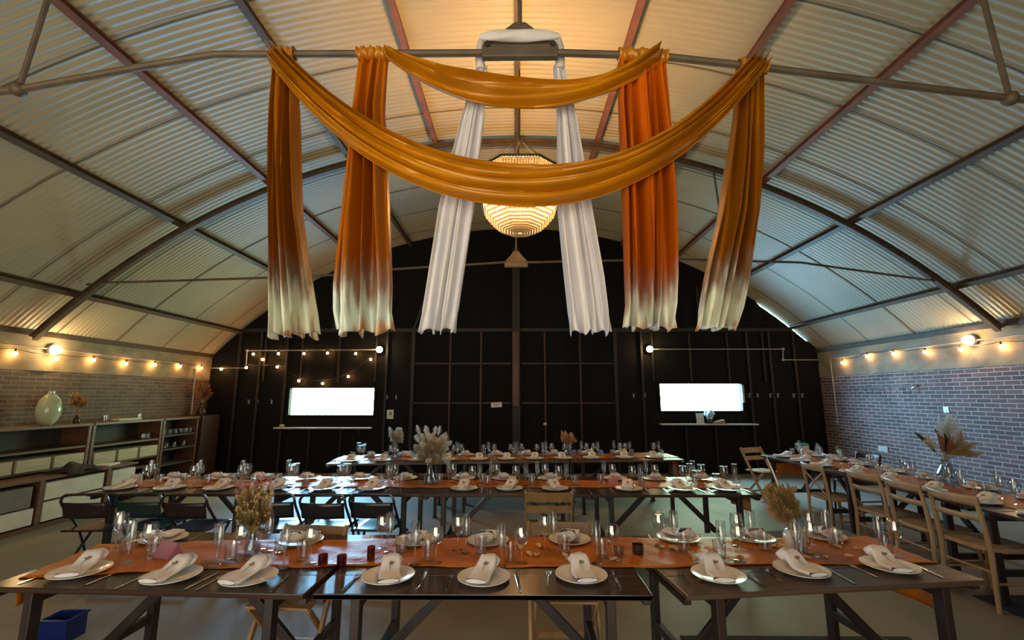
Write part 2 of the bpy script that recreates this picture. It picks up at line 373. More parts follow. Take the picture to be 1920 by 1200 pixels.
MB().bx((-.09, YB - .12, 0), (.09, YB - .005, 5.1)).build('centre_post', 'stud', wb, bevel=.006)
MB().bx((-.085, YB - .15, 1.45), (.06, YB - .12, 3.12)).build('post_facing', 'post', wb, bevel=.006)
MB().bar((-2.35, YB - .05, 3.2), (-1.85, YB - .05, 4.7), .05, .05).build('diagonal_brace', 'stud', wb)
for q, zt in ((-4.2, 4.2), (-3.0, 4.7), (-1.5, 5.1), (1.5, 5.1), (3.0, 4.7), (4.2, 4.2)):
    MB().bx((q - .03, YB - .06, 3.2), (q + .03, YB - .005, zt)).build('stud', 'stud', wb)

def window(name, w):
    x0, x1, z0, z1 = w
    o = struct(MB().bx((x0 - .05, YB - .03, z1), (x1 + .05, YB + .1, z1 + .03)).bx((x0 - .05, YB - .03, z0 - .03), (x1 + .05, YB + .1, z0)).bx((x0 - .05, YB - .03, z0), (x0, YB + .1, z1)).bx((x1, YB - .03, z0), (x1 + .05, YB + .1, z1)).build(name, 'blackwall'))
    MB().bx((x0 - .005, YB + .05, z0 - .005), (x1 + .005, YB + .056, z1 + .005)).build('window_pane', 'pane', o)
    return o
w1 = window('window_1', W1); w2 = window('window_2', W2)
MB().bx((5.052, YB - .045, 1.53), (5.10, YB - .03, 1.92)).build('window_stay', 'greypvc', w2)

# front gable behind the camera: unseen doorway, added off-centre to light the vault
mb = MB(); DX, DZ, DC = 3.0, 3.3, -1.4
x = XL - .2
while x < XR + .2:
    x2 = min(x + .25, XR + .2); xm = (x + x2) / 2
    z0 = DZ if -DX + DC < xm < DX + DC else 0
    mb.bx((x, YF - .1, z0), (x2, YF, max(2.5, arch_z(xm) + .12))); x = x2
struct(mb.build('wall_front', 'blackwall'))

# ------------------------------------------------------------------ roof steel
def prof_arc(mb, y, r, w, h, A=46.4):
    arc_strip(mb, y, r, w, h, 56, -math.radians(47), math.radians(46.1))
def truss(y, label, pts_tie, hang, gus):
    t = empty('roof_truss', (0, y, 0)); tag(t, label, 'roof truss', 'arched roof trusses')
    mb = MB(); arc_strip(mb, 0, R0 - .105, .075, .016, 56, -math.radians(47), math.radians(46.1)); arc_strip(mb, 0, R0 - .121, .014, .07, 56, -math.radians(47), math.radians(46.1)); arc_strip(mb, 0, R0 - .185, .075, .016, 56, -math.radians(47), math.radians(46.1))
    mb.build('arched_rib', 'brownsteel', t)
    MB().tube([(p[0], 0, p[1]) for p in pts_tie], .020 if y < 4 else .017, 8).build('tie_rod', 'rod', t, smooth=True)
    for (xa, za, xb, zb) in hang:
        MB().tube([(xa, 0, za), (xb, 0, zb)], .014, 8).build('hanger_rod', 'rod', t, smooth=True)
        MB().ball((xa, 0, za), .04, 10, 6).build('rod_coupling', 'brownsteel', t, smooth=True)
    gx, gz, gw, gh = gus
    g = MB().prism([(gx - gw / 2, gz + .03), (gx + gw / 2, gz + .03), (gx + .03, gz + gh), (gx - .03, gz + gh)], -.008, .008, 'y').build('gusset_plate', 'rod', t)
    MB().bx((gx - gw / 2, -.022, gz - .045), (gx + gw / 2, .022, gz + .035)).build('gusset_channel', 'rod', t, bevel=.008)
    for s in (-1, 1):
        MB().tube([(gx + s * gw * .43, -.03, gz + .03), (gx + s * gw * .43, .03, gz + .03)], .018, 10).build('bolt', 'blackiron', g)
    MB().tube([(gx, 0, gz + gh - .02), (gx, 0, arch_z(gx, R0 - .19))], .013, 8).build('king_rod', 'rod', t, smooth=True)
    return t
truss(2.27, 'near brown arched roof truss whose tie rod carries the gold swags',
      [(-6.30, 3.02), (-2.81, 3.386), (-2.13, 3.525), (-1.72, 3.60), (-.19, 3.598), (.24, 3.596), (.80, 3.572), (1.41, 3.49), (1.94, 3.41), (2.72, 3.293), (6.15, 2.95)],
      [(-2.81, 3.386, -2.60, 4.90 + .36), (2.72, 3.293, 2.60, 5.25)], (.024, 3.605, .43, .185))
truss(6.30, 'far brown arched roof truss behind the chandelier, its tie rod crossing the black wall',
      [(-6.22, 3.27), (-5.86, 3.297), (-2.9, 3.385), (-1.8, 3.486), (-.17, 3.585), (.17, 3.584), (2.33, 3.626), (4.09, 3.573), (5.58, 3.35), (6.18, 3.26)],
      [(3.05, 3.60, 2.95, 5.02)], (0.0, 3.555, .34, .20))
for deg, side in ((-42, 'left'), (-31.4, 'left'), (-22.9, 'left'), (-15.35, 'left'), (-7.4, 'left'), (0.1, ''), (7.45, 'right'), (15.3, 'right'), (22.8, 'right'), (31.15, 'right'), (41.2, 'right')):
    a = math.radians(deg); R = Matrix.Rotation(a, 3, 'Y')
    red = abs(abs(deg) - 22.9) < .3 or abs(abs(deg) - 7.4) < .3 or abs(deg - 15.3) < .1
    mb = MB()
    L = YB - YF - .06; yc = (YB + YF) / 2
    for (dr, w, h) in ((.024, .07, .012), (.060, .012, .072), (.096, .07, .012)):
        r = R0 - dr; mb.box((r * math.sin(a), yc, ZC + r * math.cos(a)), (w, L, h), R)
    pos = {42: 'lowest', 31: 'second lowest', 22: 'middle', 23: 'middle', 15: 'second highest', 7: 'highest', 41: 'lowest'}.get(int(abs(deg)), '')
    lab = ('%s %s steel purlin on the %s slope of the vault' % (pos, 'red-brown' if red else 'dark brown', side)) if side else 'dark brown ridge purlin along the crown of the vault'
    tag(mb.build('roof_purlin', 'oxide' if red else 'brownsteel'), lab, 'purlin', 'long roof purlins')

# ------------------------------------------------------------------ drapes
YT = 2.27
def lerp_edges(rows, z):
    for (za, la, ra), (zb, lb, rb) in zip(rows, rows[1:]):
        if za >= z >= zb:
            t = (za - z) / (za - zb); return la + (lb - la) * t, ra + (rb - ra) * t
    return rows[-1][1:]
def hanging(name, rows, m, folds, seed, parent=None, hem=.015, depth=.06, label=None, group=None, zoff=0):
    rr = random.Random(seed); ph = [rr.uniform(0, 6.28) for _ in range(5)]
    ztop, zbot = rows[0][0], rows[-1][0]
    def fn(u, v):
        zz = ztop + (zbot - ztop) * v
        l, r = lerp_edges(rows, max(zbot, zz))
        warp = u + .05 * math.sin(2 * PI * u * 2 + ph[0] + v * .9)
        xx = l + (r - l) * (u if u in (0, 1) else max(0, min(1, warp)))
        A = depth * (.35 + .65 * sm(v * 2.2))
        yy = A * math.sin(2 * PI * folds * u + ph[1] + .5 * math.sin(v * 3 + ph[2])) + A * .45 * math.sin(2 * PI * (folds * 2.3) * u + ph[3] - v) + .06 * (u - .5) ** 2
        if v > .93:
            k = (v - .93) / .07
            zz += hem * k * (math.sin(2 * PI * folds * u + ph[1] + 1.0) + .6 * math.sin(2 * PI * folds * 1.7 * u + ph[4]))
            xx += .012 * k * math.sin(2 * PI * folds * u + ph[2]) * (1 if .02 < u < .98 else 2)
        return (xx, yy, zz)
    o = MB().grid(fn, 90, 70).build(name, m, parent, smooth=70, solid=.003)
    o.location = (0, YT + zoff, 0)
    if label: tag(o, label, 'drape', group)
    return o
def cuff(name, x0, x1, z, m, parent, seed):
    """gathered loop of the same cloth rolled over the rod"""
    rr = random.Random(seed); ph = rr.uniform(0, 6)
    def fn(u, v):
        a = v * 2 * PI; r = .036 + .006 * math.sin(u * 24 + ph + 2 * math.sin(a)) + .003 * math.sin(u * 57)
        return (x0 + (x1 - x0) * u, r * math.cos(a), z(x0 + (x1 - x0) * u) + r * math.sin(a))
    return MB().grid(fn, 40, 14).build(name, m, parent, smooth=70)
def tie_z(x):
    P = [(-2.13, 3.525), (-1.72, 3.60), (-.19, 3.598), (.24, 3.596), (.80, 3.572), (1.41, 3.49), (1.94, 3.41)]
    for (xa, za), (xb, zb) in zip(P, P[1:]):
        if xa <= x <= xb: return za + (zb - za) * (x - xa) / (xb - xa)
    return 3.55
G = 'dip-dyed gold drapes'
for (nm, rows, m, f, sd, lab, cx) in (
    ('a', [(3.60, -1.385, -1.265), (3.27, -1.37, -1.22), (2.64, -1.31, -1.145), (2.25, -1.275, -1.06), (1.985, -1.245, -1.00)], 'bronze', 3.6, 3, 'leftmost hanging drape, gold satin painted dim, fading to pale cream at the hem', (-1.39, -1.26)),
    ('b', [(3.61, -.895, -.735), (3.27, -.915, -.745), (2.64, -.935, -.69), (2.25, -.945, -.655), (1.995, -.925, -.65)], 'gold', 3.2, 8, 'second hanging drape from the left, gold satin with mint-white hem', (-.90, -.73)),
    ('c', [(3.58, .585, .85), (3.27, .565, .855), (2.69, .56, .86), (2.3, .555, .84), (2.02, .553, .81)], 'orange', 4.6, 21, 'widest hanging drape, gold-orange satin painted as lit, right of the white voile', (.58, .855)),
    ('d', [(3.51, 1.255, 1.40), (3.2, 1.20, 1.36), (2.63, 1.08, 1.29), (2.3, .985, 1.21), (2.02, .92, 1.13)], 'bronze', 3.8, 33, 'rightmost hanging drape, gold satin painted dim, slanting inwards to a cream hem', (1.25, 1.405))):
    o = hanging('hanging_drape', rows, m, f, sd, label=lab, group=G)
    c = cuff('rod_pocket', cx[0], cx[1], tie_z, 'satin', o, sd)
def swag(label, P0, P1, sag, w0, wm, w1, seed, yoff, folds=3.0, skew=0.0):
    rr = random.Random(seed); ph = [rr.uniform(0, 6.28) for _ in range(4)]
    def cen(t):
        xx = P0[0] + (P1[0] - P0[0]) * t; s = 1 - (2 * t - 1) ** 2
        tt = t + skew * s
        return xx, P0[1] + (P1[1] - P0[1]) * t - sag * (1 - abs(2 * tt - 1) ** 2.15)
    def fn(u, v):
        t = u; xx, zz = cen(t); x2, z2 = cen(min(1, t + .01)); x1, z1 = cen(max(0, t - .01))
        d = Vector((x2 - x1, 0, z2 - z1)).normalized(); nrm = Vector((-d.z, 0, d.x))
        k = math.sin(PI * t); w = (w0 * (1 - t) + w1 * t) * (1 - k) + wm * k
        q = (v - .5)
        yy = yoff - (.055 + .03 * k) * math.cos(PI * q) - .034 * (1 - 2 * abs(math.sin(PI * folds * v + ph[0] + 1.1 * t + .25 * math.sin(6 * t)))) * (.4 + .6 * math.sin(PI * v) ** .5) - .016 * math.sin(2 * PI * folds * 2.1 * v + ph[1] - 4 * t) - .010 * math.sin(9 * t + 5 * v + ph[2])
        off = q * w + .014 * math.sin(7 * t + ph[3]) * (1 if v > .5 else .4)
        return (xx + nrm.x * off, yy, zz + nrm.z * off)
    o = MB().grid(fn, 120, 40).build('fabric_swag', 'satin', smooth=70, solid=.003)
    o.location = (0, YT, 0); tag(o, label, 'swag', 'gold satin swags'); return o
swag('front long golden satin swag dipping across the chandelier', (-1.315, 3.525), (1.32, 3.46), .745, .11, .215, .10, 5, -.095, 3.8)
swag('back short golden satin swag above the chandelier, tied to the rod', (-.71, 3.585), (.79, 3.56), .265, .085, .155, .08, 9, -.02, 2.8)
wv = empty('voile_drape', (0, 0, 0)); tag(wv, 'white voile drape over the gusset with two splayed tails', 'drape')
hanging('drape_tail', [(3.585, -.225, -.17), (3.26, -.318, -.184), (2.70, -.435, -.235), (2.3, -.485, -.285), (2.015, -.52, -.32)], 'voile', 3.6, 41, wv, hem=.012, depth=.03, zoff=.085)
hanging('drape_tail', [(3.585, .22, .285), (3.26, .239, .348), (2.70, .235, .42), (2.3, .265, .475), (2.008, .29, .50)], 'voile', 3.6, 47, wv, hem=.012, depth=.03, zoff=.085)
def foldfn(u, v):
    a = v * 2 * PI; x = -.20 + .445 * u; k = math.sin(PI * u) ** .6
    zc = 3.662 + .008 * math.sin(PI * u); rz = .012 + .022 * k; ry = .012 + .016 * k
    w = 1 + .10 * math.sin(9 * u + 3 * a)
    return (x, -.045 + ry * w * math.cos(a), zc + rz * w * math.sin(a))
o = MB().grid(foldfn, 40, 18).build('drape_fold', 'voile', wv, smooth=70); o.location = (0, YT, 0)
for s, xa in ((-1, -.2), (1, .25)):
    o = MB().tube([(xa - s * .01, -.035, 3.662), (xa + s * .004, .02, 3.655), (xa + s * .010, .07, 3.63), (xa + s * .006, .085, 3.565)], [.014, .022, .026, .030], 10).build('drape_shoulder', 'voile', wv, smooth=True); o.location = (0, YT, 0)

# ------------------------------------------------------------------ chandelier
ch = empty('bead_chandelier', (.045, 4.8, 0)); tag(ch, 'glowing octagonal beaded chandelier behind the front swag', 'chandelier')
def octa(r, z, k): a = PI / 8 + k * PI / 4; return Vector((r * math.cos(a), r * math.sin(a), z))
def oring(r, z, t):
    mb = MB()
    for k in range(8): mb.tube([octa(r, z, k), octa(r, z, k + 1)], t, 6)
    return mb
oring(.515, 4.14, .016).build('top_frame', 'blackiron', ch)
mb = oring(.445, 3.75, .008)
mb.build('lower_ring', 'blackiron', ch)
def beads(mb, a, b, sag, r, n):
    for i in range(n):
        t = i / (n - 1); p = a.lerp(b, t); p.z -= sag * math.sin(PI * t)
        mb.ball(p, r, 6, 4)
mb = MB(); mb2 = MB(); SUB = 13
for k in range(8):
    for j in range(SUB):
        t = j / SUB
        a = octa(.51, 4.13, k).lerp(octa(.51, 4.13, k + 1), t); b = octa(.445, 3.755, k).lerp(octa(.445, 3.755, k + 1), t)
        beads(mb, a, b, .0, .0135, 18)
        c = octa(.04, 3.475, k).lerp(octa(.04, 3.475, k + 1), t)
        beads(mb2, b, c, .085, .0135, 14)
mb.build('bead_curtain', 'bead', ch, smooth=True)['kind'] = 'stuff'
mb2.build('bead_basket', 'bead', ch, smooth=True)['kind'] = 'stuff'
mb = MB()
for k in range(4): mb.tube([octa(.51, 4.14, 2 * k), (0, 0, 4.62)], .005, 5)
mb.tube([(0, 0, 4.55), (0, 0, 5.5)], .008, 6).build('hanging_cord', 'blackiron', ch)
for k in range(4):
    a = k * PI / 2 + .4
    MB().ball((.15 * math.cos(a), .15 * math.sin(a), 3.92), .045, 10, 6).build('lamp_bulb', 'chbulb', ch, smooth=True)

# ------------------------------------------------------------------ wall lamps, conduit, festoons
def bulkhead(loc, nrm, label):
    t = empty('bulkhead_lamp', loc); tag(t, label, 'wall lamp', 'round bulkhead wall lamps'); n = Vector(nrm)
    MB().tube([n * 0.0, n * .04], .075, 18).build('lamp_base', 'white', t, smooth=True)
    MB().ball(n * .075, .062, 16, 10).build('lamp_bulb', 'bulkbulb', t, smooth=True)
bulkhead((-3.11, YB - .07, 2.715), (0, -1, 0), 'bright round lamp on the black end wall, over the left window')
bulkhead((3.02, YB - .07, 2.72), (0, -1, 0), 'bright round lamp on the black end wall, over the right window')
bulkhead((XL + .02, 6.69, 2.36), (1, 0, 0), 'bright round lamp high on the left brick wall')
bulkhead((XR - .02, 6.77, 2.50), (-1, 0, 0), 'bright round lamp high on the right brick wall')
def conduit(label, pts, boxes=(), r=.011):
    t = empty('conduit_run', pts[0]); tag(t, label, 'conduit', 'surface conduit runs'); o = Vector(pts[0])
    for a, b in zip(pts, pts[1:]): MB().tube([Vector(a) - o, Vector(b) - o], r, 8).build('conduit_pipe', 'greypvc', t, smooth=True)
    for p in boxes:
        MB().box(Vector(p) - o, (.05, .05, .05)).build('junction_box', 'greypvc', t, bevel=.006)
yc = YB - .085
conduit('pale conduit stepping down across the end wall right of the lamp', [(3.1, yc, 2.72), (6.03, yc, 2.72), (6.01, yc, 2.476), (6.78, yc, 2.476)], [(6.03, yc, 2.72), (6.01, yc, 2.476)])
conduit('pale conduit stepping down across the end wall left of the lamp', [(-3.2, yc, 2.715), (-6.15, yc, 2.70), (-6.135, yc, 2.30), (-6.93, yc, 2.30)], [(-6.15, yc, 2.70), (-6.135, yc, 2.30)])
conduit('pale vertical conduit down the right brick wall near the corner', [(XR - .012, 9.88, 2.44), (XR - .012, 9.87, 1.16)], [(XR - .025, 9.87, 1.13)], .013)
conduit('pale vertical conduit down the left brick wall near the corner', [(XL + .012, 9.80, 2.26), (XL + .012, 9.83, 1.275)], [], .013)
conduit('thin pale conduit running along the right wall to the lamp', [(XR - .03, 9.88, 2.47), (XR - .03, 6.9, 2.49), (XR - .03, 3.5, 2.50)])
conduit('thin pale conduit running along the left wall to the lamp', [(XL + .03, 9.80, 2.33), (XL + .03, 6.8, 2.37), (XL + .03, 4.6, 2.38)])
def festoon(label, pts, bulbs):
    t = empty('festoon_string', pts[0]); tag(t, label, 'string lights', 'warm festoon strings'); o = Vector(pts[0]); mb = MB()
    path = []
    for a, b in zip(pts, pts[1:]):
        a, b = Vector(a) - o, Vector(b) - o
        for i in range(7):
            s = i / 7; p = a.lerp(b, s); p.z -= .03 * math.sin(PI * s); path.append(p)
    path.append(Vector(pts[-1]) - o)
    mb.tube(path, .005, 5).build('light_cable', 'blackiron', t)
    for b in bulbs:
        p = Vector(b) - o
        g = MB().ball(p, .027, 10, 6).build('festoon_bulb', 'bulb', t, smooth=True)
        MB().tube([p + Vector((0, 0, .028)), p + Vector((0, 0, .07))], .013, 8).build('bulb_holder', 'blackiron', g)
def up(ps, d=.07): return [(a, b, c + d) for a, b, c in ps]
lb = [(XL + .06, y, z) for y, z in ((4.9, 2.26), (5.55, 2.27), (6.17, 2.255), (6.75, 2.235), (7.34, 2.258), (7.97, 2.241), (8.61, 2.265), (9.27, 2.277), (9.90, 2.282))]
festoon('warm festoon lights along the top of the left brick wall', up(lb), lb)
rb = [(XR - .06, y, z) for y, z in ((9.46, 2.36), (8.78, 2.433), (8.16, 2.427), (7.53, 2.396), (6.93, 2.38), (6.35, 2.358), (5.6, 2.36), (4.9, 2.37))]
festoon('warm festoon lights along the top of the right brick wall', up(rb), rb)
eb = [(x, YB - .1, z) for x, z in ((-6.69, 2.276), (-6.12, 2.31), (-5.415, 2.324), (-4.90, 2.012), (-4.36, 1.952), (-3.79, 2.107), (-3.30, 2.49))]
festoon('lower festoon string drooping over the left window', up(eb), eb)
eb2 = [(x, YB - .1, z) for x, z in ((-5.77, 2.493), (-5.99, 2.615), (-5.416, 2.626), (-4.83, 2.626), (-4.295, 2.638), (-3.65, 2.625))]
festoon('upper festoon string under the left end wall conduit', up(eb2), eb2)

# ------------------------------------------------------------------ end wall fittings
for (nm, x0, x1, z, lab) in (('a', -5.35, -3.2, .975, 'pale narrow shelf under the left window'), ('b', 3.17, 5.29, 1.06, 'pale narrow shelf under the right window')):
    t = empty('wall_shelf', ((x0 + x1) / 2, YB - .1, z)); tag(t, lab, 'shelf'); L = (x1 - x0)
    MB().box((0, 0, 0), (L, .17, .03)).build('shelf_board', 'crate', t, bevel=.004)
    for s in (-.36, .36):
        MB().bx((s * L - .012, .06, -.14), (s * L + .012, .088, -.015)).bar((s * L, .075, -.13), (s * L, -.05, -.02), .015, .015).build('shelf_bracket', 'blackiron', t)
hk = empty('coat_hook', (0, 0, 0))
MB().box((0, .0, 0), (.028, .012, .09)).build('back_plate', 'greypvc', hk, bevel=.003)
MB().tube([(0, -.005, .02), (0, -.05, .03), (0, -.06, .055)], .006, 6).tube([(0, -.005, -.02), (0, -.035, -.035), (0, -.045, -.015)], .006, 6).build('prong', 'greypvc', hk, smooth=True)
HK = Kind(hk)
lh = [-6.035, -5.833, -5.519]; mh = [-2.913, -2.708]; rh1 = [2.637, 2.887]; rh2 = [5.214, 5.404, 5.688, 5.854, 6.209, 6.398]
for xs, z, where in ((lh, 1.545, 'left of the left window'), (mh, 1.645, 'right of the left window'), (rh1, 1.68, 'left of the right window'), (rh2, 1.68, 'right of the right window')):
    for i, q in enumerate(xs): HK.put((q, YB - .012, z), 0, 'small pale coat hook, %s from the left, %s' % (ORD[i], where), 'hook', 'coat hooks on the end wall')
t = tag(empty('notice_card', (-2.824, YB - .02, 1.269)), 'small white notice card on the wall right of the left window', 'sign')
MB().box((0, 0, 0), (.15, .012, .20)).build('card', 'white', t)
MB().box((.01, -.008, .02), (.06, .004, .07)).build('print', 'ink', t)
t = tag(empty('wall_sign', (-.442, YB - .06, 1.48)), 'small white sign on the door rail left of the centre post', 'sign')
MB().box((0, 0, 0), (.24, .012, .11), Matrix.Rotation(-.06, 3, 'Y')).build('sign_board', 'white', t)
for i in range(3): MB().box((0, -.008, .028 - .026 * i), (.15 - .03 * i, .003, .009)).build('print_line', 'ink', t)
t = MB().ball((0, 0, 0), .042, 14, 8, (1, .6, .8)).tube([(0, 0, 0), (0, .05, 0)], .015, 10).build('door_knob', 'china', smooth=True); t.location = (.638, YB - .06, 1.061); tag(t, 'round white knob on the black end wall doors', 'knob')
# things on the shelf under the right window
def tex_ball(mb, c, r, n, sz, rr):
    for _ in range(n):
        d = Vector((rr.gauss(0, 1), rr.gauss(0, 1), rr.gauss(0, 1))).normalized()
        mb.ball(Vector(c) + d * r * rr.uniform(.6, 1), sz, 6, 4)
t = tag(empty('flower_pot', (4.25, YB - .13, 1.075)), 'pale blue flowers in a small pot on the right window shelf', 'flowers')
mb = MB(); tex_ball(mb, (0, 0, .20), .095, 60, .03, random.Random(2)); mb.build('blooms', 'bluevase', t, smooth=True)
MB().lathe([(.0, 0), (.05, 0), (.065, .1), (.06, .1), (.0, .02)], 16).build('pot', 'vaseglass', t, smooth=True)
t = tag(MB().box((0, 0, .11), (.16, .02, .22), Matrix.Rotation(-.15, 3, 'X')).build('picture_card', 'crate'), 'off-white card leaning beside the blue flowers on the shelf', 'card'); t.location = (4.06, YB - .08, 1.076)
t = tag(MB().prism([(-.13, 0), (.13, 0), (.10, .09), (-.09, .05)], -.05, .05, 'y').build('wooden_block', 'ochre', bevel=.005), 'ochre wooden block on the shelf right of the blue flowers', 'block'); t.location = (4.45, YB - .13, 1.075)
t = tag(MB().ball((0, 0, .03), .05, 10, 6, (1.3, .8, .7)).build('pebble', 'greypvc', smooth=True), 'small grey pebble on the left end of the left window shelf', 'pebble'); t.location = (-5.2, YB - .1, .992)
# right brick wall
t = tag(empty('hook_rail', (XR - .02, 8.6, 1.78)), 'thin dark rail of hooks on the right brick wall', 'hook rail')
MB().box((0, 0, .06), (.02, 1.55, .03)).build('rail', 'rod', t)
for i in range(6):
    y = -.7 + .28 * i
    MB().tube([(-.01, y, .05), (-.05, y, .0), (-.06, y, -.05), (-.03, y, -.06)], .008, 6).build('hook', 'steel', t, smooth=True)
t = tag(MB().box((0, 0, 0), (.012, .09, .09)).build('wall_label', 'white'), 'small white square plate on the right brick wall', 'plate'); t.location = (XR - .006, 7.375, 1.46)
t = tag(MB().box((0, 0, 0), (.02, .22, .10)).build('socket_plate', 'crate', bevel=.004), 'pale double socket low on the right brick wall', 'socket'); t.location = (XR - .01, 8.75, .70)

# ------------------------------------------------------------------ left storage wall
def cabinet(loc, y1, label, drawers, mids, glass=False):
    """open shelving against the left wall: loc is the near floor corner at the front"""
    t = empty('shelf_unit', loc); tag(t, label, 'shelf unit', 'timber shelf units on the left wall'); L = y1 - loc[1]; D = -.44
    MB().bx((D, 0, 1.225), (.02, L, 1.265)).build('top_board', 'shelfwood', t, bevel=.004)
    for yy in (0, L - .05): MB().bx((D, yy, 0), (0, yy + .05, 1.225)).build('side_panel', 'shelfwood', t, bevel=.004)
    MB().bx((D + .005, .05, .05), (D + .02, L - .05, 1.22)).build('back_panel', 'backpanel', t)
    for z in mids: MB().bx((D + .02, .05, z - .015), (-.01, L - .05, z + .015)).build('shelf', 'shelfwood' if not glass else 'backpanel', t)
    if drawers:
        n, z0, z1 = drawers; w = (L - .1) / n
        for i in range(n):
            ya = .05 + i * w + .025; yb = .05 + (i + 1) * w - .025
            d = MB().bx((-.36, ya, z0), (.012, yb, z1)).build('drawer', 'drawer', t, bevel=.004)
    return t
cabinet((-6.55, 3.9, 0), 5.48, 'nearest timber shelf unit on the left wall, cut by the frame', (3, .67, .835), (.655, .925, .45))
cabinet((-6.55, 5.50, 0), 7.08, 'timber shelf unit with three pale drawers under the green vase', (3, .67, .835), (.655, .925, .45))
cabinet((-6.55, 7.10, 0), 8.50, 'timber shelf unit with three pale drawers left of the glass jars', (3, .625, .80), (.61, .90, .45))
cabinet((-6.55, 8.52, 0), 9.46, 'farthest timber shelf unit with rows of glass jars', None, (.40, .68, .93), True)
t = tag(MB().bx((-6.98, 9.50, 0), (-6.5, 10.05, 1.27)).build('corner_cabinet', 'cushion', bevel=.01), 'dark red-brown cabinet in the far left corner', 'cabinet')
# low bench with boxes in front of the shelving
t = tag(empty('storage_bench', (-6.1, 4.9, 0)), 'low timber bench with pale boxes in front of the shelf units', 'bench')
MB().bx((-.4, 0, 0), (0, 2.6, .06)).build('bench_base', 'shelfwood', t)
for y in (0, 1.08, 2.05): MB().bx((-.40, y, .06), (.01, y + .06, .60)).build('bench_divider', 'shelfwood', t)
MB().bx((-.4, 0, .60), (.0, 2.6, .63)).build('bench_top', 'shelfwood', t)
for (nm, y0, y1, z0, z1, m, lab) in (('board_box', 4.98, 5.95, .08, .28, 'crate', 'long off-white box low in the bench, left of the divider'), ('felt_box', 5.05, 5.90, .30, .55, 'greycrate', 'dark grey box above the long white box'),
                                ('board_box', 6.06, 6.90, .08, .32, 'crate', 'off-white lower box right of the bench divider'), ('board_box', 6.06, 6.90, .345, .56, 'crate', 'off-white upper box right of the bench divider'),
                                ('board_box', 7.04, 7.45, .345, .56, 'crate', 'off-white box at the far end of the bench')):
    o = MB().bx((-.36, -(y1 - y0) / 2, z0), (.008, (y1 - y0) / 2, z1)).build(nm, m, bevel=.006); o.location = (-6.1, (y0 + y1) / 2, 0); tag(o, lab, 'box')
o = tag(MB().grid(lambda u, v: (-6.45 + .4 * u + .03 * math.sin(9 * v), 6.35 + .45 * v, .635 + .10 * math.sin(PI * u) * math.sin(PI * v) + .02 * math.sin(11 * u + 7 * v)), 16, 20).build('folded_jacket', 'darkcloth', smooth=True, solid=.02), 'black jacket dropped on the low storage bench', 'jacket')
o = tag(MB().box((0, 0, .012), (.22, .32, .022)).build('paper_pad', 'white', bevel=.003), 'white paper pad on the bench beside the black jacket', 'paper'); o.location = (-6.27, 7.1, .632); o.rotation_euler = (0, 0, .3)
# things along the top
t = tag(empty('demijohn_vase', (-6.68, 6.50, 1.266)), 'large round pale green glazed vase on the left shelf unit', 'vase')
MB().lathe([(.65 * a, b) for a, b in [(.001, 0), (.09, 0), (.15, .04), (.205, .14), (.215, .23), (.18, .35), (.10, .42), (.06, .445), (.06, .48), (.045, .48), (.045, .44)]], 28).build('vase_body', 'celadon', t, smooth=True)
for i, (y, z0) in enumerate(((7.42, 1.266), (7.50, 1.266), (7.95, 1.266), (8.03, 1.266))):
    pass
# ------------------------------------------------------------------ small wares
def lathe_obj(name, prof, m, n=20): return MB().lathe(prof, n).build(name, m, smooth=50)
tumbler = lathe_obj('tumbler', [(.001, 0), (.030, 0), (.033, .004), (.037, .095), (.0355, .096), (.031, .012), (.001, .010)], 'glass')
wine = lathe_obj('wine_glass', [(.001, 0), (.034, 0), (.034, .002), (.006, .007), (.0042, .02), (.0042, .082), (.012, .092), (.030, .108), (.039, .132), (.0395, .15), (.034, .195), (.0328, .195), (.038, .15), (.0375, .132), (.028, .110), (.001, .097)], 'glass')
flute = lathe_obj('champagne_flute', [(.001, 0), (.031, 0), (.031, .002), (.005, .007), (.004, .02), (.004, .075), (.010, .088), (.021, .115), (.0255, .155), (.0245, .225), (.0235, .225), (.0242, .155), (.019, .116), (.001, .092)], 'glass')
plate = lathe_obj('dinner_plate', [(.001, 0), (.078, 0), (.082, .003), (.095, .008), (.131, .0185), (.135, .021), (.134, .0235), (.128, .0225), (.094, .0125), (.080, .007), (.001, .006)], 'china', 32)
def flat_piece(name, outline, th, m):
    o = MB().prism(outline, 0, th).build(name, m, bevel=.0008, seg=1); return o
fk = [(-.0035, -.1), (.0035, -.1), (.0045, -.06), (.003, .02), (.004, .035), (.011, .048), (.0115, .095), (.008, .095), (.0075, .06), (.0045, .06), (.004, .095), (.0015, .095), (.001, .06), (-.001, .06), (-.0015, .095), (-.004, .095), (-.0045, .06), (-.0075, .06), (-.008, .095), (-.0115, .095), (-.011, .048), (-.004, .035), (-.003, .02), (-.0045, -.06)]
fork = flat_piece('dinner_fork', [(1.25 * a, b) for a, b in fk], .003, 'steel')
kn = [(-.005, -.11), (.005, -.11), (.0065, -.06), (.0055, 0), (.009, .01), (.0095, .07), (.007, .1), (.0, .115), (-.005, .11), (-.005, 0), (-.0065, -.06)]
knife = flat_piece('table_knife', [(1.2 * a, b) for a, b in kn], .003, 'steel')
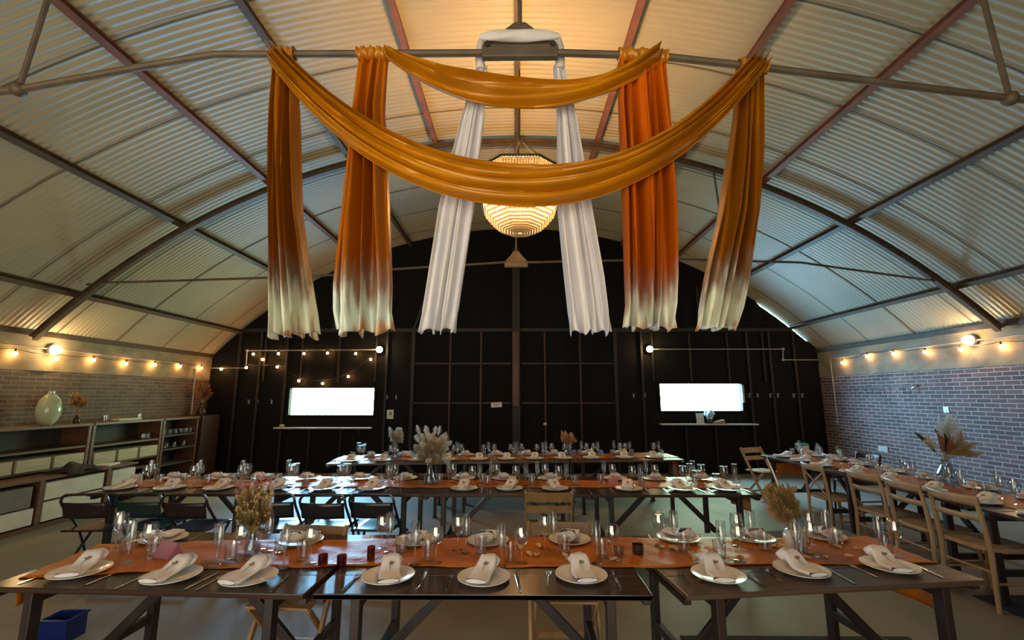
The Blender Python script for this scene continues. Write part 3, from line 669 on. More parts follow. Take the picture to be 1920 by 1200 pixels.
# knotted napkin: folded tail on the plate and a rolled knot beyond the rim
def napkin_mesh():
    mb = MB(); w = .105
    def tail(u, v):
        k = v; q = u * 2 * PI
        yy = -.125 + .20 * k
        hw = w / 2 * (1 - .10 * sm((k - .55) / .45)); th = .010 + .016 * sm((k - .5) / .5)
        c, s_ = math.cos(q), math.sin(q)
        px = hw * (abs(c) ** .35) * (1 if c > 0 else -1); pz = th * (abs(s_) ** .6) * (1 if s_ > 0 else -1)
        zz = .024 + th + .018 * sm((k - .45) / .55) + .003 * math.sin(px * 90 + k * 6)
        return (px + .004 * math.sin(9 * k), yy, zz + pz)
    mb.grid(tail, 24, 16); 
    def roll(u, v):
        a = u * 2 * PI; b = (v - .5) * PI
        k = 1 + .05 * math.sin(3 * a + 2) + .04 * math.sin(7 * b)
        return (.056 * k * math.cos(b) * math.cos(a), .088 + .044 * k * math.sin(a) * math.cos(b) + .012 * math.sin(b), .060 + .026 * k * math.sin(b) + .006 * math.sin(2 * a))
    mb.grid(roll, 26, 12)
    def tail_end(u, v):
        a = u * 2 * PI; yy = -.128 + .003 * math.cos(a); return (w / 2 * .98 * math.cos(a) * (1 - v), yy, .034 + .010 * math.sin(a) * (1 - v))
    mb.grid(tail_end, 16, 2)
    return mb
napkin = napkin_mesh().build('knotted_napkin', 'napkin', smooth=60)
mb = MB(); rr = random.Random(4)
mb.tube([(.002, -.035, .05), (-.003, .0, .060), (.004, .03, .066)], .0013, 5)
for i in range(16):
    mb.ball((rr.gauss(.003, .007), .025 + rr.gauss(0, .013), .066 + rr.uniform(-.002, .006)), .0045, 6, 4)
mb.build('dried_sprig', 'tan', napkin, smooth=True)
K = dict(plate=Kind(plate), napkin=Kind(napkin), fork=Kind(fork), knife=Kind(knife), wine=Kind(wine), flute=Kind(flute), tumbler=Kind(tumbler))
ZT = .752
def setting(x, y, rz, where, k, rowname, clutter=True, seed=0, glasses=('flute', 'wine', 'tumbler'), gl=None):
    """one place laid for a guest who sits at -Y of it before turning by rz"""
    r = random.Random(seed * 977 + 13); ct, st = math.cos(rz), math.sin(rz)
    def W(a, b, z=ZT): return (x + a * ct - b * st, y + a * st + b * ct, z)
    plc = where % ORD[k]
    K['plate'].put(W(0, 0), rz + r.uniform(0, 6), 'cream dinner plate, ' + plc, 'plate', 'plates on the %s' % rowname)
    K['napkin'].put(W(r.uniform(-.012, .012), r.uniform(-.0, .02), ZT), rz + r.uniform(-.35, .35), 'white knotted napkin, ' + plc, 'napkin', 'napkins on the %s' % rowname)
    K['fork'].put(W(-.175, r.uniform(-.04, .0)), rz + r.uniform(-.12, .12), 'steel fork, ' + plc, 'fork', 'forks on the %s' % rowname)
    K['knife'].put(W(.175, r.uniform(-.04, .0)), rz + r.uniform(-.12, .12), 'steel knife, ' + plc, 'knife', 'knives on the %s' % rowname)
    spots = gl or [(.15, .17), (.08, .225), (.215, .235)]
    nm = {'flute': 'tall champagne flute', 'wine': 'stemmed wine glass', 'tumbler': 'short water tumbler'}
    for g, (a, b) in zip(glasses, spots):
        K[g].put(W(a + r.uniform(-.02, .02), b + r.uniform(-.02, .02), ZT + .004), r.uniform(0, 6), '%s, %s' % (nm[g], plc), nm[g].split(' ', 1)[1] if g != 'flute' else 'champagne flute', '%ss on the %s' % (nm[g], rowname))
T1N = [(-2.307, 2.548), (-1.774, 2.489), (-1.364, 2.472), (-.66, 2.50), (-.167, 2.484), (.335, 2.523), (1.045, 2.529), (1.515, 2.60), (2.033, 2.664)]
T1F = [(-2.292, 3.10), (-1.379, 3.07), (-.644, 3.077), (-.183, 3.081), (.344, 3.11), (1.058, 3.15), (1.544, 3.152), (2.03, 3.20)]
rots1 = [.05, .0, -.1, -.12, -.08, .12, .38, .35, .25]
for k, (x, y) in enumerate(T1N):
    setting(x, y, 0, '%s place from left, near side of front row', k, 'front table row, near side', seed=k, gl=[(.10, .18), (.20, .22), (.15, .27)] if k < 8 else [(.08, .15), (.20, .19), (.14, .23)])
for k, (x, y) in enumerate(T1F):
    setting(x, y, PI, '%s place from left, far side of front row', k, 'front table row, far side', seed=40 + k, gl=[(.11, .20), (.16, .14), (.04, .21)])
T2N = [-4.0, -3.5, -3.0, -2.45, -1.95, -1.45, -.524, -.07, .387, 1.122, 1.654, 2.1]
T2F = [-3.85, -3.35, -2.85, -2.35, -1.75, -1.25, -.6, -.139, .377, 1.108, 1.545, 2.05]
for k, x in enumerate(T2N): setting(x, 4.73, 0, '%s place from left, near side of middle row', k, 'middle table row, near side', seed=80 + k)
for k, x in enumerate(T2F): setting(x, 5.29, PI, '%s place from left, far side of middle row', k, 'middle table row, far side', seed=120 + k)
T3N = [-2.4, -1.95, -1.45, -1.0, -.55, -.15, .27, .7, 1.13, 1.63, 2.1]
T3F = [-2.2, -1.7, -1.2, -.75, -.25, .2, .65, 1.2, 1.75]
T3A = 0.09  # the back row is turned a little
def t3(x, y): c, s_ = math.cos(T3A), math.sin(T3A); return (-.12 + x * c - y * s_, 7.13 + x * s_ + y * c)
for k, x in enumerate(T3N):
    p = t3(x + .1, -.24); setting(p[0], p[1], T3A, '%s place from left, near side of back row', k, 'back table row, near side', seed=160 + k)
for k, x in enumerate(T3F):
    p = t3(x + .1, .26); setting(p[0], p[1], PI + T3A, '%s place from left, far side of back row', k, 'back table row, far side', seed=200 + k)
RN = [7.2, 6.75, 6.3, 5.75, 5.25, 4.7, 4.2, 3.75]
for k, y in enumerate(RN): setting(4.08, y, -PI / 2, '%s place from far end, aisle side, right-hand row', k, 'right-hand table row, aisle side', seed=240 + k)
for k, y in enumerate(RN): setting(4.66, y + .08, PI / 2, '%s place from far end, wall side, right-hand row', k, 'right-hand table row, wall side', seed=280 + k)

# ------------------------------------------------------------------ trestle tables
def make_table(L, D, top):
    t = empty('trestle_table')
    mb = MB(); n = 4; w = D / n
    for i in range(n): mb.bx((-L / 2, -D / 2 + i * w + .0012, .724), (L / 2, -D / 2 + (i + 1) * w - .0012, .75))
    mb.build('tabletop', top, t, bevel=.004)
    for s in (-1, 1):
        MB().bx((s * (L / 2 - .02) - .018, -D / 2 + .04, .69), (s * (L / 2 - .02) + .018, D / 2 - .04, .716)).build('end_batten', 'legwood', t)
        for q in (-1, 1):
            xx = s * (L / 2 - .19); yy = q * (D / 2 - .075)
            MB().bx((xx - .022, yy - .03, 0), (xx + .022, yy + .03, .716)).build('leg', 'legwood', t, bevel=.004)
            MB().bx((xx - .03, yy - .034, .0), (xx + .03, yy + .034, .012)).build('foot_pad', 'blackiron', t)
        xx = s * (L / 2 - .19)
        MB().bx((xx - .018, -D / 2 + .09, .22), (xx + .018, D / 2 - .09, .27)).build('crossbar', 'legwood', t, bevel=.003)
        MB().bx((xx - .018, -D / 2 + .09, .65), (xx + .018, D / 2 - .09, .715)).build('crossbar', 'legwood', t, bevel=.003)
        MB().bar((s * .13, 0, .70), (xx - s * .03, 0, .25), .05, .03, (0, 1, 0)).build('brace', 'legwood', t, bevel=.003)
    MB().bx((-.2, -.05, .69), (.2, .05, .716)).build('centre_block', 'legwood', t)
    return t
KA = Kind(make_table(1.615, .93, 'darkwood')); KB = Kind(make_table(1.70, .90, 'palerwood')); KC = Kind(make_table(1.615, .96, 'darkwood')); KD = Kind(make_table(1.61, .92, 'palerwood'))
GT = 'trestle tables'
KA.put((-1.80, 2.815, 0), -.045, 'left dark trestle table of the front row, nearest the camera', 'table', GT)
KA.put((-.162, 2.785, 0), 0.0, 'middle dark trestle table of the front row', 'table', GT)
KD.put((1.55, 2.875, 0), .12, 'right paler brown trestle table of the front row', 'table', GT)
for i, x in enumerate((-3.33, -1.71, -.09, 1.53)):
    KC.put((x, 5.0, 0), .004, '%s trestle table from the left in the middle row' % ORD[i], 'table', GT)
for i, x in enumerate((-1.72, 0, 1.72)):
    p = t3(x, 0); KB.put((p[0], p[1], 0), T3A, '%s trestle table in the back row by the black wall' % ('left', 'central', 'right')[i], 'table', GT)
for i, y in enumerate((6.67, 5.04, 3.41)):
    KC.put((4.37, y, 0), PI / 2, '%s trestle table of the right-hand row along the brick wall' % ('far', 'central', 'near')[i], 'table', GT)
# runners
def runner(path, w, label, drop0, drop1, seed):
    rr = random.Random(seed); ph = [rr.uniform(0, 6) for _ in range(6)]
    P = [Vector((a, b, 0)) for a, b in path]; seg = [(P[i + 1] - P[i]).length for i in range(len(P) - 1)]; L = sum(seg)
    def at(s):
        if s <= 0: return P[0] + (P[0] - P[1]).normalized() * (-s), (P[1] - P[0]).normalized()
        for i, l in enumerate(seg):
            if s <= l or i == len(seg) - 1: return P[i] + (P[i + 1] - P[i]).normalized() * s, (P[i + 1] - P[i]).normalized()
            s -= l
    tot = drop0 + L + drop1
    def fn(u, v):
        s = -drop0 + u * tot; q = v - .5
        z = .7545 + .004 * max(0, math.sin(11 * s + 9 * q + ph[0]) * math.sin(5.3 * s - 13 * q + ph[1])) + .003 * max(0, math.sin(23 * s + 17 * q + ph[2]))
        ww = w * (1 + .05 * math.sin(2.1 * s + ph[3]))
        e = 0
        if s < 0: e = -s; c, d = at(0); c = c - d * (.012 + .02 * math.sin(9 * q + ph[4]) * min(1, e * 6)); z -= e
        elif s > L: e = s - L; c, d = at(L - 1e-6); c = c + d * (.012 + .02 * math.sin(9 * q + ph[4]) * min(1, e * 6)); z -= e
        else: c, d = at(s)
        nrm = Vector((-d.y, d.x, 0)); p = c + nrm * (q * ww + .01 * math.sin(6 * s + ph[5]))
        return (p.x, p.y, z)
    o = MB().grid(fn, 260, 16).build('table_runner', 'linen', smooth=True, solid=.0012)
    return tag(o, label, 'table runner', 'rust gauze table runners')
runner([(-2.60, 2.74), (-1.9, 2.84), (-.97, 2.90), (.66, 2.92), (2.36, 2.975)], .50, 'rust gauze runner along the front table row', .14, .28, 1)
runner([(-4.145, 5.02), (2.345, 5.02)], .40, 'rust gauze runner along the middle table row', .12, .24, 2)
runner([t3(-2.58, .02), t3(2.58, .02)], .42, 'rust gauze runner along the back table row', .1, .3, 3)
runner([(4.36, 7.485), (4.36, 2.62)], .44, 'rust gauze runner along the right-hand table row', .30, .2, 4)

# ------------------------------------------------------------------ chairs
def folding_wood(m):
    t = empty('folding_chair'); w = .215
    for s in (-1, 1):
        MB().bar((s * w, -.24, .80), (s * w, .19, 0), .022, .040).build('front_leg', m, t, bevel=.004)
        MB().bar((s * (w - .03), .15, .43), (s * (w - .03), -.26, 0), .020, .034).build('rear_leg', m, t, bevel=.004)
    MB().grid(lambda u, v: (-w + 2 * w * u, -.232 - .02 * math.sin(PI * u) + .018 * v * 1.2, .795 - .085 * v), 10, 3).build('top_slat', m, t, solid=.014)
    MB().grid(lambda u, v: (-w + 2 * w * u, -.165 - .02 * math.sin(PI * u) + .012 * v, .665 - .065 * v), 10, 3).build('back_slat', m, t, solid=.012)
    mb = MB()
    for i in range(5): mb.bx((-w + .02, -.19 + i * .076, .435), (w - .02, -.19 + i * .076 + .066, .452))
    mb.build('seat', m, t, bevel=.003)
    MB().bx((-w + .01, .135, .14), (w - .01, .155, .17)).build('stretcher', m, t); MB().bx((-w + .03, -.20, .08), (w - .03, -.18, .11)).build('stretcher', m, t)
    return t
def folding_metal(m):
    t = empty('folding_chair'); w = .205
    def U(pts): return MB().tube(pts, .0115, 8)
    arc = []
    for i in range(9):
        a = PI * i / 8; arc.append((-(w - .06) - .06 * math.cos(a) if i < 4 else (w - .06) - .06 * math.cos(a), -.225, .745 + .06 * math.sin(a)))
    pts = [(-w, .21, .0), (-w, -.0, .46), (-w, -.20, .70)] + arc + [(w, -.20, .70), (w, 0, .46), (w, .21, 0)]
    U(pts).build('tube_frame', m, t, smooth=True)
    for s in (-1, 1): U([(s * (w - .03), .17, .47), (s * (w - .03), -.24, 0)]).build('rear_leg', m, t, smooth=True)
    U([(-w + .03, -.19, .06), (w - .03, -.19, .06)]).build('stretcher', m, t, smooth=True)
    MB().grid(lambda u, v: (-w + .01 + 2 * (w - .01) * u, -.222 + .035 * v - .03 * math.sin(PI * u), .735 - .14 * v), 12, 4).build('back_panel', m, t, smooth=True, solid=.004)
    MB().grid(lambda u, v: (-w + .015 + 2 * (w - .015) * u, -.20 + .40 * v, .485 - .012 * math.sin(PI * u) * math.sin(PI * v)), 10, 10).build('seat', m, t, smooth=True, solid=.014)
    return t
def cafe_chair(m, cross):
    t = empty('cafe_chair'); w = .20
    for s in (-1, 1):
        MB().tube([(s * (w + .005), -.20, 0), (s * w, -.185, .42), (s * (w + .0), -.205, .62), (s * (w - .005), -.235, .82)], [.016, .019, .018, .015], 8).build('rear_post', m, t, smooth=True)
        MB().tube([(s * (w + .01), .20, 0), (s * (w - .01), .185, .43)], [.015, .019], 8).build('front_leg', m, t, smooth=True)
        MB().tube([(s * w, -.19, .20), (s * w, .19, .20)], .010, 6).build('side_stretcher', m, t, smooth=True)
    for yy in (-.19, .195): MB().tube([(-w, yy, .28), (w, yy, .28)], .010, 6).build('stretcher', m, t, smooth=True)
    MB().grid(lambda u, v: (-w - .012 + 2 * (w + .012) * u, -.238 - .045 * math.sin(PI * u) + .014 * v, .835 - .07 * v), 14, 3).build('top_rail', m, t, smooth=True, solid=.02)
    if cross:
        for s in (-1, 1): MB().tube([(s * (w - .005), -.235, .76), (0, -.225, .62), (-s * w, -.188, .47)], .009, 6).build('back_cross', m, t, smooth=True)
    else:
        MB().grid(lambda u, v: (-w + 2 * w * u, -.216 - .035 * math.sin(PI * u) + .01 * v, .69 - .045 * v), 12, 2).build('back_rail', m, t, smooth=True, solid=.014)
    mb = MB(); mb.prism([((w + .02) * (abs(math.cos(a)) ** .5) * (1 if math.cos(a) > 0 else -1), .21 * (abs(math.sin(a)) ** .5) * (1 if math.sin(a) > 0 else -1)) for a in [2 * PI * i / 28 for i in range(28)]], .425, .455)
    mb.build('seat', m, t, bevel=.006)
    return t
KM = {m: Kind(folding_metal(m)) for m in ('oxblood', 'greenmetal', 'navymetal')}
for i, (x, m, rz, c) in enumerate(((-3.89, 'oxblood', .04, 'dark oxblood'), (-3.42, 'greenmetal', .02, 'dark green'), (-2.97, 'oxblood', -.03, 'dark oxblood'), (-2.22, 'navymetal', .05, 'black'), (-1.73, 'navymetal', -.02, 'black'), (-1.29, 'navymetal', -.06, 'black'))):
    KM[m].put((x, 4.45 + .03 * (i % 2), 0), rz, '%s folding metal chair, %s from the left along the middle row' % (c, ORD[i]), 'chair', 'dark folding metal chairs')
KW = Kind(folding_wood('beech')); KW2 = Kind(folding_wood('beech2'))
KW.put((.305, 4.62, 0), -.02, 'honey beech folding chair on the near side of the middle row', 'chair', 'beech folding chairs')
KW.put((.30, 3.15, 0), PI, 'honey beech folding chair on the far side, front row middle table', 'chair', 'beech folding chairs')
KW.put((-1.40, 3.06, 0), PI - .08, 'honey beech folding chair on the far side, front row left table', 'chair', 'beech folding chairs')
KW2.put((4.13, 7.88, 0), PI + .35, 'pale folding chair at the far end of the right-hand row', 'chair', 'beech folding chairs')
KW.put((2.45 + .0, 5.05, 0), PI / 2, 'honey beech folding chair pushed to the right end of the middle row', 'chair', 'beech folding chairs') if False else None
cx = cafe_chair('beech2', True); tag(cx, 'pale cross-back cafe chair at the aisle side of the right-hand row', 'chair', 'pale cafe chairs'); cx.location = (3.95, 5.93, 0); cx.rotation_euler = (0, 0, -PI / 2)
KCf = Kind(cafe_chair('beech2', False)); KCf.root.scale = (1.04, 1.04, 1.04)
for i, y in enumerate((5.12, 4.60, 4.11)):
    KCf.put((3.98, y, 0), -PI / 2 + (.05, -.04, .03)[i], 'pale rail-back cafe chair, %s past the cross-back chair along the aisle' % ORD[i], 'chair', 'pale cafe chairs')
dk = Kind(cafe_chair('cushion', False)); dk.put((4.98, 6.95, 0), PI / 2 + .1, 'dark brown chair between the right-hand table and brick wall', 'chair')

# ------------------------------------------------------------------ dried flowers
def plume(mb, base, tip, r, n, rr, lift=.35, tw=.006):
    n = int(n * 1.3)
    """feathery head: many fine blades leaving the stem"""
    base, tip = Vector(base), Vector(tip); ax = tip - base; L = ax.length; d = ax.normalized()
    a = d.cross(Vector((.3, .9, .2))).normalized(); b = d.cross(a)
    for i in range(n):
        t = rr.random() ** .8; ang = rr.uniform(0, 2 * PI); rad = r * (math.sin(PI * min(1, .12 + .88 * t)) ** .7) * rr.uniform(.6, 1)
        o = base + ax * t; out = a * math.cos(ang) + b * math.sin(ang)
        e = o + out * rad + d * (lift * r + .12 * L * rr.random())
        s_ = d.cross(out).normalized() * tw
        mb.add([o - s_ * .6, o + s_ * .6, e + s_ * .25, e - s_ * .25], [(0, 1, 2, 3)])
def leafblade(mb, base, tip, w, bend=.02):
    base, tip = Vector(base), Vector(tip); d = (tip - base); sd = d.cross(Vector((0, 1, .2))).normalized(); nn = d.cross(sd).normalized()
    def fn(u, v):
        k = math.sin(PI * min(1, .06 + .94 * v)) ** .8
        return tuple(base + d * v + sd * ((u - .5) * w * k) + nn * (bend * math.sin(PI * v) + .3 * w * abs(u - .5) * k))
    mb.grid(fn, 4, 8)
def bouquet(name, loc, label, vase, vmat, items, seed, neck, kindname='flower_vase'):
    t = empty(kindname, loc); tag(t, label, 'dried flowers', 'dried flower arrangements'); rr = random.Random(seed)
    MB().lathe(vase, 20).build('vase', vmat, t, smooth=50)
    stems = MB()
    for part, m, kind, n, h0, h1, spread, size, tilt in items:
        mb = MB()
        for i in range(n):
            ang = rr.uniform(0, 2 * PI); s = spread * math.sqrt(rr.random()); h = rr.uniform(h0, h1)
            tip = Vector((math.cos(ang) * s + tilt, math.sin(ang) * s * .8, h)); nb = Vector((0, 0, neck))
            ba = nb.lerp(tip, .55 if kind != 'tail' else .78)
            stems.tube([nb * .4, nb, ba], .0016, 4)
            if kind == 'plume': plume(mb, ba, tip, size, 150, rr, tw=.004)
            elif kind == 'tail': plume(mb, ba, tip, size, 90, rr, .6, .0035)
            elif kind == 'leaf': leafblade(mb, ba.lerp(nb, .4), tip, size)
            elif kind == 'ball':
                mb.tube([nb, nb.lerp(tip, .6), tip], .0016, 4)
                for _ in range(8):
                    mb.ball(tip + Vector((rr.gauss(0, 1), rr.gauss(0, 1), rr.gauss(0, 1))) * size * .5, size * .45, 6, 4)
        mb.build(part, m, t, smooth=True)
    stems.build('stems', 'straw', t)
BOT = [(.001, 0), (.036, 0), (.04, .01), (.042, .06), (.02, .10), (.018, .125), (.016, .125), (.017, .10), (.036, .06), (.034, .012), (.001, .008)]
bouquet('a', (-1.56, 2.83, ZT), 'straw-yellow dried bouquet in a glass bottle, left on the front table', BOT, 'vaseglass',
        [('grass_plumes', 'straw', 'plume', 34, .19, .38, .085, .045, -.01), ('bunny_tails', 'pampas', 'tail', 14, .28, .43, .10, .024, -.01), ('seed_heads', 'straw', 'ball', 40, .18, .38, .095, .014, -.01), ('pink_blooms', 'pink', 'ball', 9, .32, .44, .085, .014, -.01)], 5, .12)
POT = [(.001, 0), (.05, 0), (.06, .02), (.06, .09), (.045, .115), (.03, .12), (.028, .118), (.05, .085), (.05, .02), (.001, .012)]
bouquet('b', (1.70, 2.96, ZT), 'tan fan of dried leaves in a white pot, right on the front table', POT, 'china',
        [('fan_leaves', 'tan', 'leaf', 12, .24, .40, .10, .045, -.07), ('grass_plumes', 'straw', 'plume', 44, .19, .37, .095, .042, -.05), ('rust_leaves', 'rusty', 'leaf', 6, .32, .41, .10, .03, -.05), ('seed_heads', 'tan', 'ball', 30, .22, .38, .10, .013, -.06), ('tall_stem', 'pampas', 'leaf', 1, .55, .58, .02, .012, -.15)], 12, .11)
CON = [(.001, 0), (.072, 0), (.075, .008), (.045, .10), (.026, .17), (.034, .20), (.032, .20), (.023, .17), (.04, .10), (.066, .012), (.001, .010)]
bouquet('c', (-.93, 5.03, ZT), 'big cream pampas bouquet in a conical glass vase, middle row', CON, 'vaseglass',
        [('pampas_plumes', 'pampas', 'plume', 60, .26, .52, .17, .07, .0), ('white_tails', 'whiteplume', 'tail', 40, .22, .60, .22, .04, .0), ('tan_leaves', 'tan', 'ball', 40, .30, .46, .09, .022, .03)], 7, .19)
p = t3(-1.72 + .02, -.0)
bouquet('d', (p[0], p[1], ZT), 'small cream and brown bouquet near the left end of the back row', CON, 'vaseglass',
        [('pampas_plumes', 'whiteplume', 'plume', 34, .26, .45, .11, .055, .0), ('brown_leaves', 'tan', 'ball', 30, .28, .40, .06, .022, .0)], 17, .19)
p = t3(.95, .15)
bouquet('e', (p[0], p[1], ZT), 'orange-brown leaf bouquet right of centre on the back row', BOT, 'vaseglass',
        [('fan_leaves', 'tan', 'leaf', 16, .24, .40, .13, .07, -.04), ('rust_leaves', 'rusty', 'leaf', 8, .26, .36, .12, .05, .0), ('tails', 'straw', 'tail', 8, .22, .32, .14, .03, .05)], 27, .12)
BIG = [(.001, 0), (.085, 0), (.095, .015), (.09, .11), (.05, .18), (.04, .23), (.05, .25), (.047, .25), (.037, .23), (.045, .18), (.083, .11), (.086, .02), (.001, .012)]
bouquet('f', (4.60, 5.06, ZT), 'large pampas and brown leaf bouquet in glass on the right-hand table', BIG, 'vaseglass',
        [('white_plumes', 'whiteplume', 'plume', 10, .52, .72, .14, .06, .08), ('brown_leaves', 'rusty', 'leaf', 8, .42, .62, .16, .09, .06), ('straw_plumes', 'straw', 'plume', 12, .30, .5, .14, .05, .22), ('dark_leaves', 'darkleaf', 'leaf', 4, .42, .6, .28, .04, .0), ('cream_plumes', 'pampas', 'plume', 8, .42, .6, .22, .045, .02)], 37, .24)
bouquet('g', (-6.72, 6.98, 1.266), 'brownish dried bouquet on the left shelf beside the green vase', BOT, 'smoke',
        [('seed_heads', 'tan', 'plume', 12, .28, .42, .11, .05, .0), ('straw_tails', 'straw', 'tail', 12, .26, .46, .12, .04, .0)], 47, .12)
bouquet('h', (-6.74, 9.78, 1.271), 'tall dark dried bouquet on the corner cabinet', BIG, 'smoke',
        [('rust_leaves', 'rusty', 'leaf', 18, .42, .70, .18, .08, .0), ('dark_plumes', 'tan', 'plume', 14, .40, .66, .18, .05, .0)], 57, .24)

# ------------------------------------------------------------------ more table things
def cup_obj(name, m, r, h, label, cat, loc):
    o = MB().lathe([(.001, 0), (r * .86, 0), (r, .006), (r, h), (r * .92, h), (r * .9, .012), (.001, .010)], 18).build(name, m, smooth=50)
    o.location = loc; return tag(o, label, cat)
cup_obj('votive_holder', 'amber', .026, .055, 'left amber votive of the pair on the front runner', 'candle holder', (-1.073, 2.674, ZT + .004))
cup_obj('votive_holder', 'amber', .026, .055, 'right amber votive of the pair on the front runner', 'candle holder', (-.965, 2.665, ZT + .004))
cup_obj('votive_holder', 'amber', .022, .075, 'tall amber votive behind the pair on the front runner', 'candle holder', (-.83, 2.75, ZT + .004))
cup_obj('votive_holder', 'smoke', .033, .055, 'dark smoked votive at the joint of the front middle and right tables', 'candle holder', (.72, 2.87, ZT + .004))
cup_obj('votive_holder', 'vaseglass', .03, .05, 'clear votive left of the dark smoked one', 'candle holder', (.60, 2.84, ZT + .004))
cup_obj('glass_jar', 'vaseglass', .045, .085, 'left upturned glass jar, right end of the middle row', 'jar', (2.06, 5.38, ZT))
cup_obj('glass_jar', 'vaseglass', .035, .065, 'right small glass jar, right end of the middle row', 'jar', (2.24, 5.30, ZT))
cup_obj('white_mug', 'china', .05, .10, 'white mug at the left end of the middle row', 'mug', (-4.03, 4.95, ZT))
o = tag(MB().prism([(-.045, 0), (.045, 0), (.0, .085)], -.07, .07, 'y').build('tent_card', 'pinkcard'), 'dusty pink folded card at the left of the front table', 'card'); o.location = (-2.03, 2.80, ZT + .003); o.rotation_euler = (0, 0, 1.2)
o = tag(MB().prism([(-.035, 0), (.035, 0), (.0, .07)], -.05, .05, 'y').build('tent_card', 'pinkcard'), 'small pink folded card on the middle row right of centre', 'card'); o.location = (1.02, 4.98, ZT + .003); o.rotation_euler = (0, 0, 1.4)
pt = MB().grid(lambda u, v: ((u - .5) * .035 * math.sin(PI * (.1 + .85 * v)), (v - .5) * .05, .002 + .010 * (2 * u - 1) ** 2 + .006 * v), 6, 6).build('petal', 'petal', smooth=True, solid=.001)
KP = Kind(pt); rr = random.Random(77)
for i in range(34):
    x = rr.uniform(-.15, 2.2); y = 2.76 + .04 * max(0, x) + rr.uniform(-.06, .24)
    KP.put((x, y, ZT + .006), rr.uniform(0, 6), 'cream petal scattered on the rust runner of the front table', 'petal', 'petals on the front runner')
# things on the left shelf top and in its jars
def cp(kind, loc, lab, grp): K[kind].put(loc, 0, lab, {'tumbler': 'water tumbler', 'wine': 'wine glass', 'flute': 'champagne flute'}[kind], grp)
for i, (y, dx) in enumerate(((7.38, 0), (7.47, .05), (8.05, 0), (8.14, .05))):
    cp('tumbler', (-6.62 - dx, y, 1.267), 'tumbler on the left shelf top, %s going away from the camera' % ORD[i], 'tumblers on the left shelf top')
for i, y in enumerate((8.18, 8.28)): cp('tumbler', (-6.62, y, .916), 'tumbler in the open bay above the drawers, %s' % ('left of two', 'right of two')[i], 'tumblers in the shelf bay')
for i, y in enumerate((8.66, 8.80, 8.94, 9.08, 9.22, 9.34)):
    cp('tumbler', (-6.62, y, .946), 'glass on the upper jar shelf, %s from the camera side' % ORD[i], 'glasses on the upper jar shelf')
for i, y in enumerate((8.75, 8.95, 9.2)):
    cp('tumbler', (-6.62, y, .696), 'glass on the lower jar shelf, %s from the camera side' % ORD[i], 'glasses on the lower jar shelf')
o = tag(MB().box((0, 0, .02), (.16, .46, .04)).build('long_tray', 'drawer', bevel=.008), 'long pale wooden tray on the left shelf top', 'tray'); o.location = (-6.62, 7.76, 1.266)
# far end of the right-hand row
t = tag(empty('drink_tub', (4.62, 7.34 + .05, ZT)), 'white tub with a teal green lid at the far right table end', 'tub')
t.location = (4.55, 7.40, ZT)
MB().lathe([(.001, 0), (.05, 0), (.06, .01), (.065, .16), (.06, .16), (.055, .02), (.001, .01)], 20).build('tub_body', 'china', t, smooth=50)
MB().lathe([(.001, .19), (.03, .19), (.06, .175), (.068, .16), (.068, .15)], 20).build('tub_lid', 'greencap', t, smooth=50)
# floor
o = tag(empty('plastic_crate', (-3.20, 3.46, 0)), 'blue plastic crate under the left end of the front table', 'crate')
mb = MB().bx((-.10, -.08, 0), (.10, .08, .02))
for q in (-1, 1): mb.bx((q * .094 - .006, -.08, .02), (q * .094 + .006, .08, .14)); mb.bx((-.088, q * .074 - .006, .02), (.088, q * .074 + .006, .14))
mb.build('crate_body', 'bluebox', o, bevel=.003)
mb = MB()
for q in (-1, 1): mb.bx((q * .098 - .008, -.09, .138), (q * .098 + .008, .09, .15)); mb.bx((-.09, q * .082 - .008, .138), (.09, q * .082 + .008, .15))
mb.build('crate_rim', 'bluebox', o)
o = tag(MB().bx((-.55, -.75, 0), (.55, .75, .012)).build('floor_mat', 'navymat', bevel=.004), 'navy blue floor mat under the near end of the right-hand row', 'mat'); o.location = (4.42, 3.45, 0)
o = tag(MB().bx((-.8, -.3, 0), (.8, .3, .012)).build('floor_mat', 'blackmat', bevel=.004), 'black rubber floor mat under the front table', 'mat'); o.location = (1.95, 3.22, 0)

# ------------------------------------------------------------------ light
w = bpy.data.worlds.new('sky'); scene.world = w; w.use_nodes = True; nt = w.node_tree; nt.nodes.clear()
out = N(nt, 'ShaderNodeOutputWorld'); bg = N(nt, 'ShaderNodeBackground')
tc = N(nt, 'ShaderNodeTexCoord'); sp = N(nt, 'ShaderNodeSeparateXYZ'); nt.links.new(tc.outputs['Generated'], sp.inputs[0])
def mr(src, a, b, c, d):
    n = N(nt, 'ShaderNodeMapRange'); n.inputs['From Min'].default_value = a; n.inputs['From Max'].default_value = b; n.inputs['To Min'].default_value = c; n.inputs['To Max'].default_value = d
    nt.links.new(src, n.inputs['Value']); return n.outputs['Result']
side = mr(sp.outputs['X'], -.15, .15, 0, 1); back = mr(sp.outputs['Y'], -.05, .05, 0, 1)
mx = N(nt, 'ShaderNodeMix', data_type='RGBA'); mx.inputs['A'].default_value = (28.0, 62.0, 92.0, 1); mx.inputs['B'].default_value = (15.0, 23.0, 16.0, 1)
nt.links.new(side, mx.inputs['Factor'])
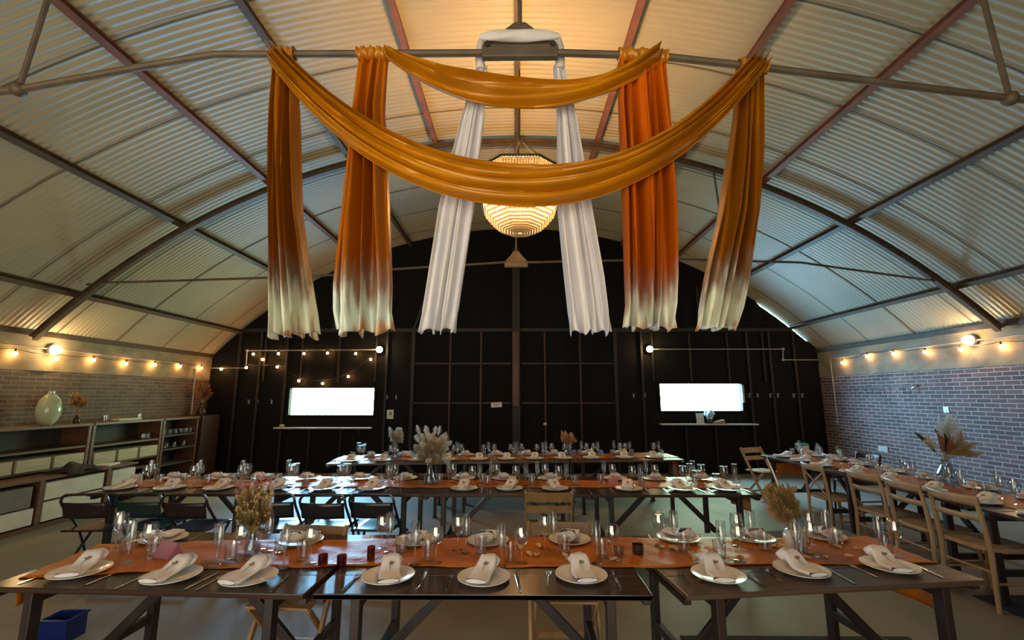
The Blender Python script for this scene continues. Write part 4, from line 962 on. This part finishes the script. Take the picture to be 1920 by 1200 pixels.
m2 = N(nt, 'ShaderNodeMix', data_type='RGBA'); updn = mr(sp.outputs['Z'], -.06, .06, 0, 1); mg = N(nt, 'ShaderNodeMix', data_type='RGBA'); mg.inputs['A'].default_value = (5.0, 4.3, 3.1, 1); mg.inputs['B'].default_value = (1.7, 1.7, 1.65, 1)
nt.links.new(updn, mg.inputs['Factor']); nt.links.new(mg.outputs['Result'], m2.inputs['A'])
nt.links.new(back, m2.inputs['Factor']); nt.links.new(mx.outputs['Result'], m2.inputs['B'])
nt.links.new(m2.outputs['Result'], bg.inputs['Color']); bg.inputs['Strength'].default_value = 1.0
nt.links.new(bg.outputs['Background'], out.inputs['Surface'])
def portal(name, loc, sx, sy, rot):
    l = bpy.data.lights.new(name, 'AREA'); l.shape = 'RECTANGLE'; l.size = sx; l.size_y = sy; l.cycles.is_portal = True
    o = bpy.data.objects.new(name, l); COL.objects.link(o); o.location = loc; o.rotation_euler = rot
portal('daylight_left_window', ((W1[0] + W1[1]) / 2, YB + .12, (W1[2] + W1[3]) / 2), W1[1] - W1[0], W1[3] - W1[2], (-PI / 2, 0, 0))
portal('daylight_right_window', ((W2[0] + W2[1]) / 2, YB + .12, (W2[2] + W2[3]) / 2), W2[1] - W2[0], W2[3] - W2[2], (-PI / 2, 0, 0))
portal('added_doorway_daylight', (DC, YF - .12, DZ / 2), 2 * DX, DZ, (PI / 2, 0, 0))

# ------------------------------------------------------------------ camera
F = 845.0; pitch_a = math.atan(142 / F); yaw = math.atan(8 / F * math.cos(pitch_a))
cam = bpy.data.cameras.new('camera'); cam.sensor_width = 36; cam.lens = F / 1920 * 36; cam.clip_start = .05
co = bpy.data.objects.new('camera', cam); COL.objects.link(co); co.location = (0, 0, 1.68); co.rotation_euler = (PI / 2 + pitch_a, 0, yaw)
scene.camera = co
vs = scene.view_settings; vs.view_transform = 'Standard'; vs.look = 'None'; vs.gamma = 1; vs.exposure = 0.28; vs.use_curve_mapping = False
cy = scene.cycles; cy.use_denoising = True; cy.max_bounces = 8; cy.diffuse_bounces = 4; cy.glossy_bounces = 4; cy.transmission_bounces = 6; cy.transparent_max_bounces = 24
cy.caustics_reflective = False; cy.caustics_refractive = False; cy.sample_clamp_indirect = 6.0
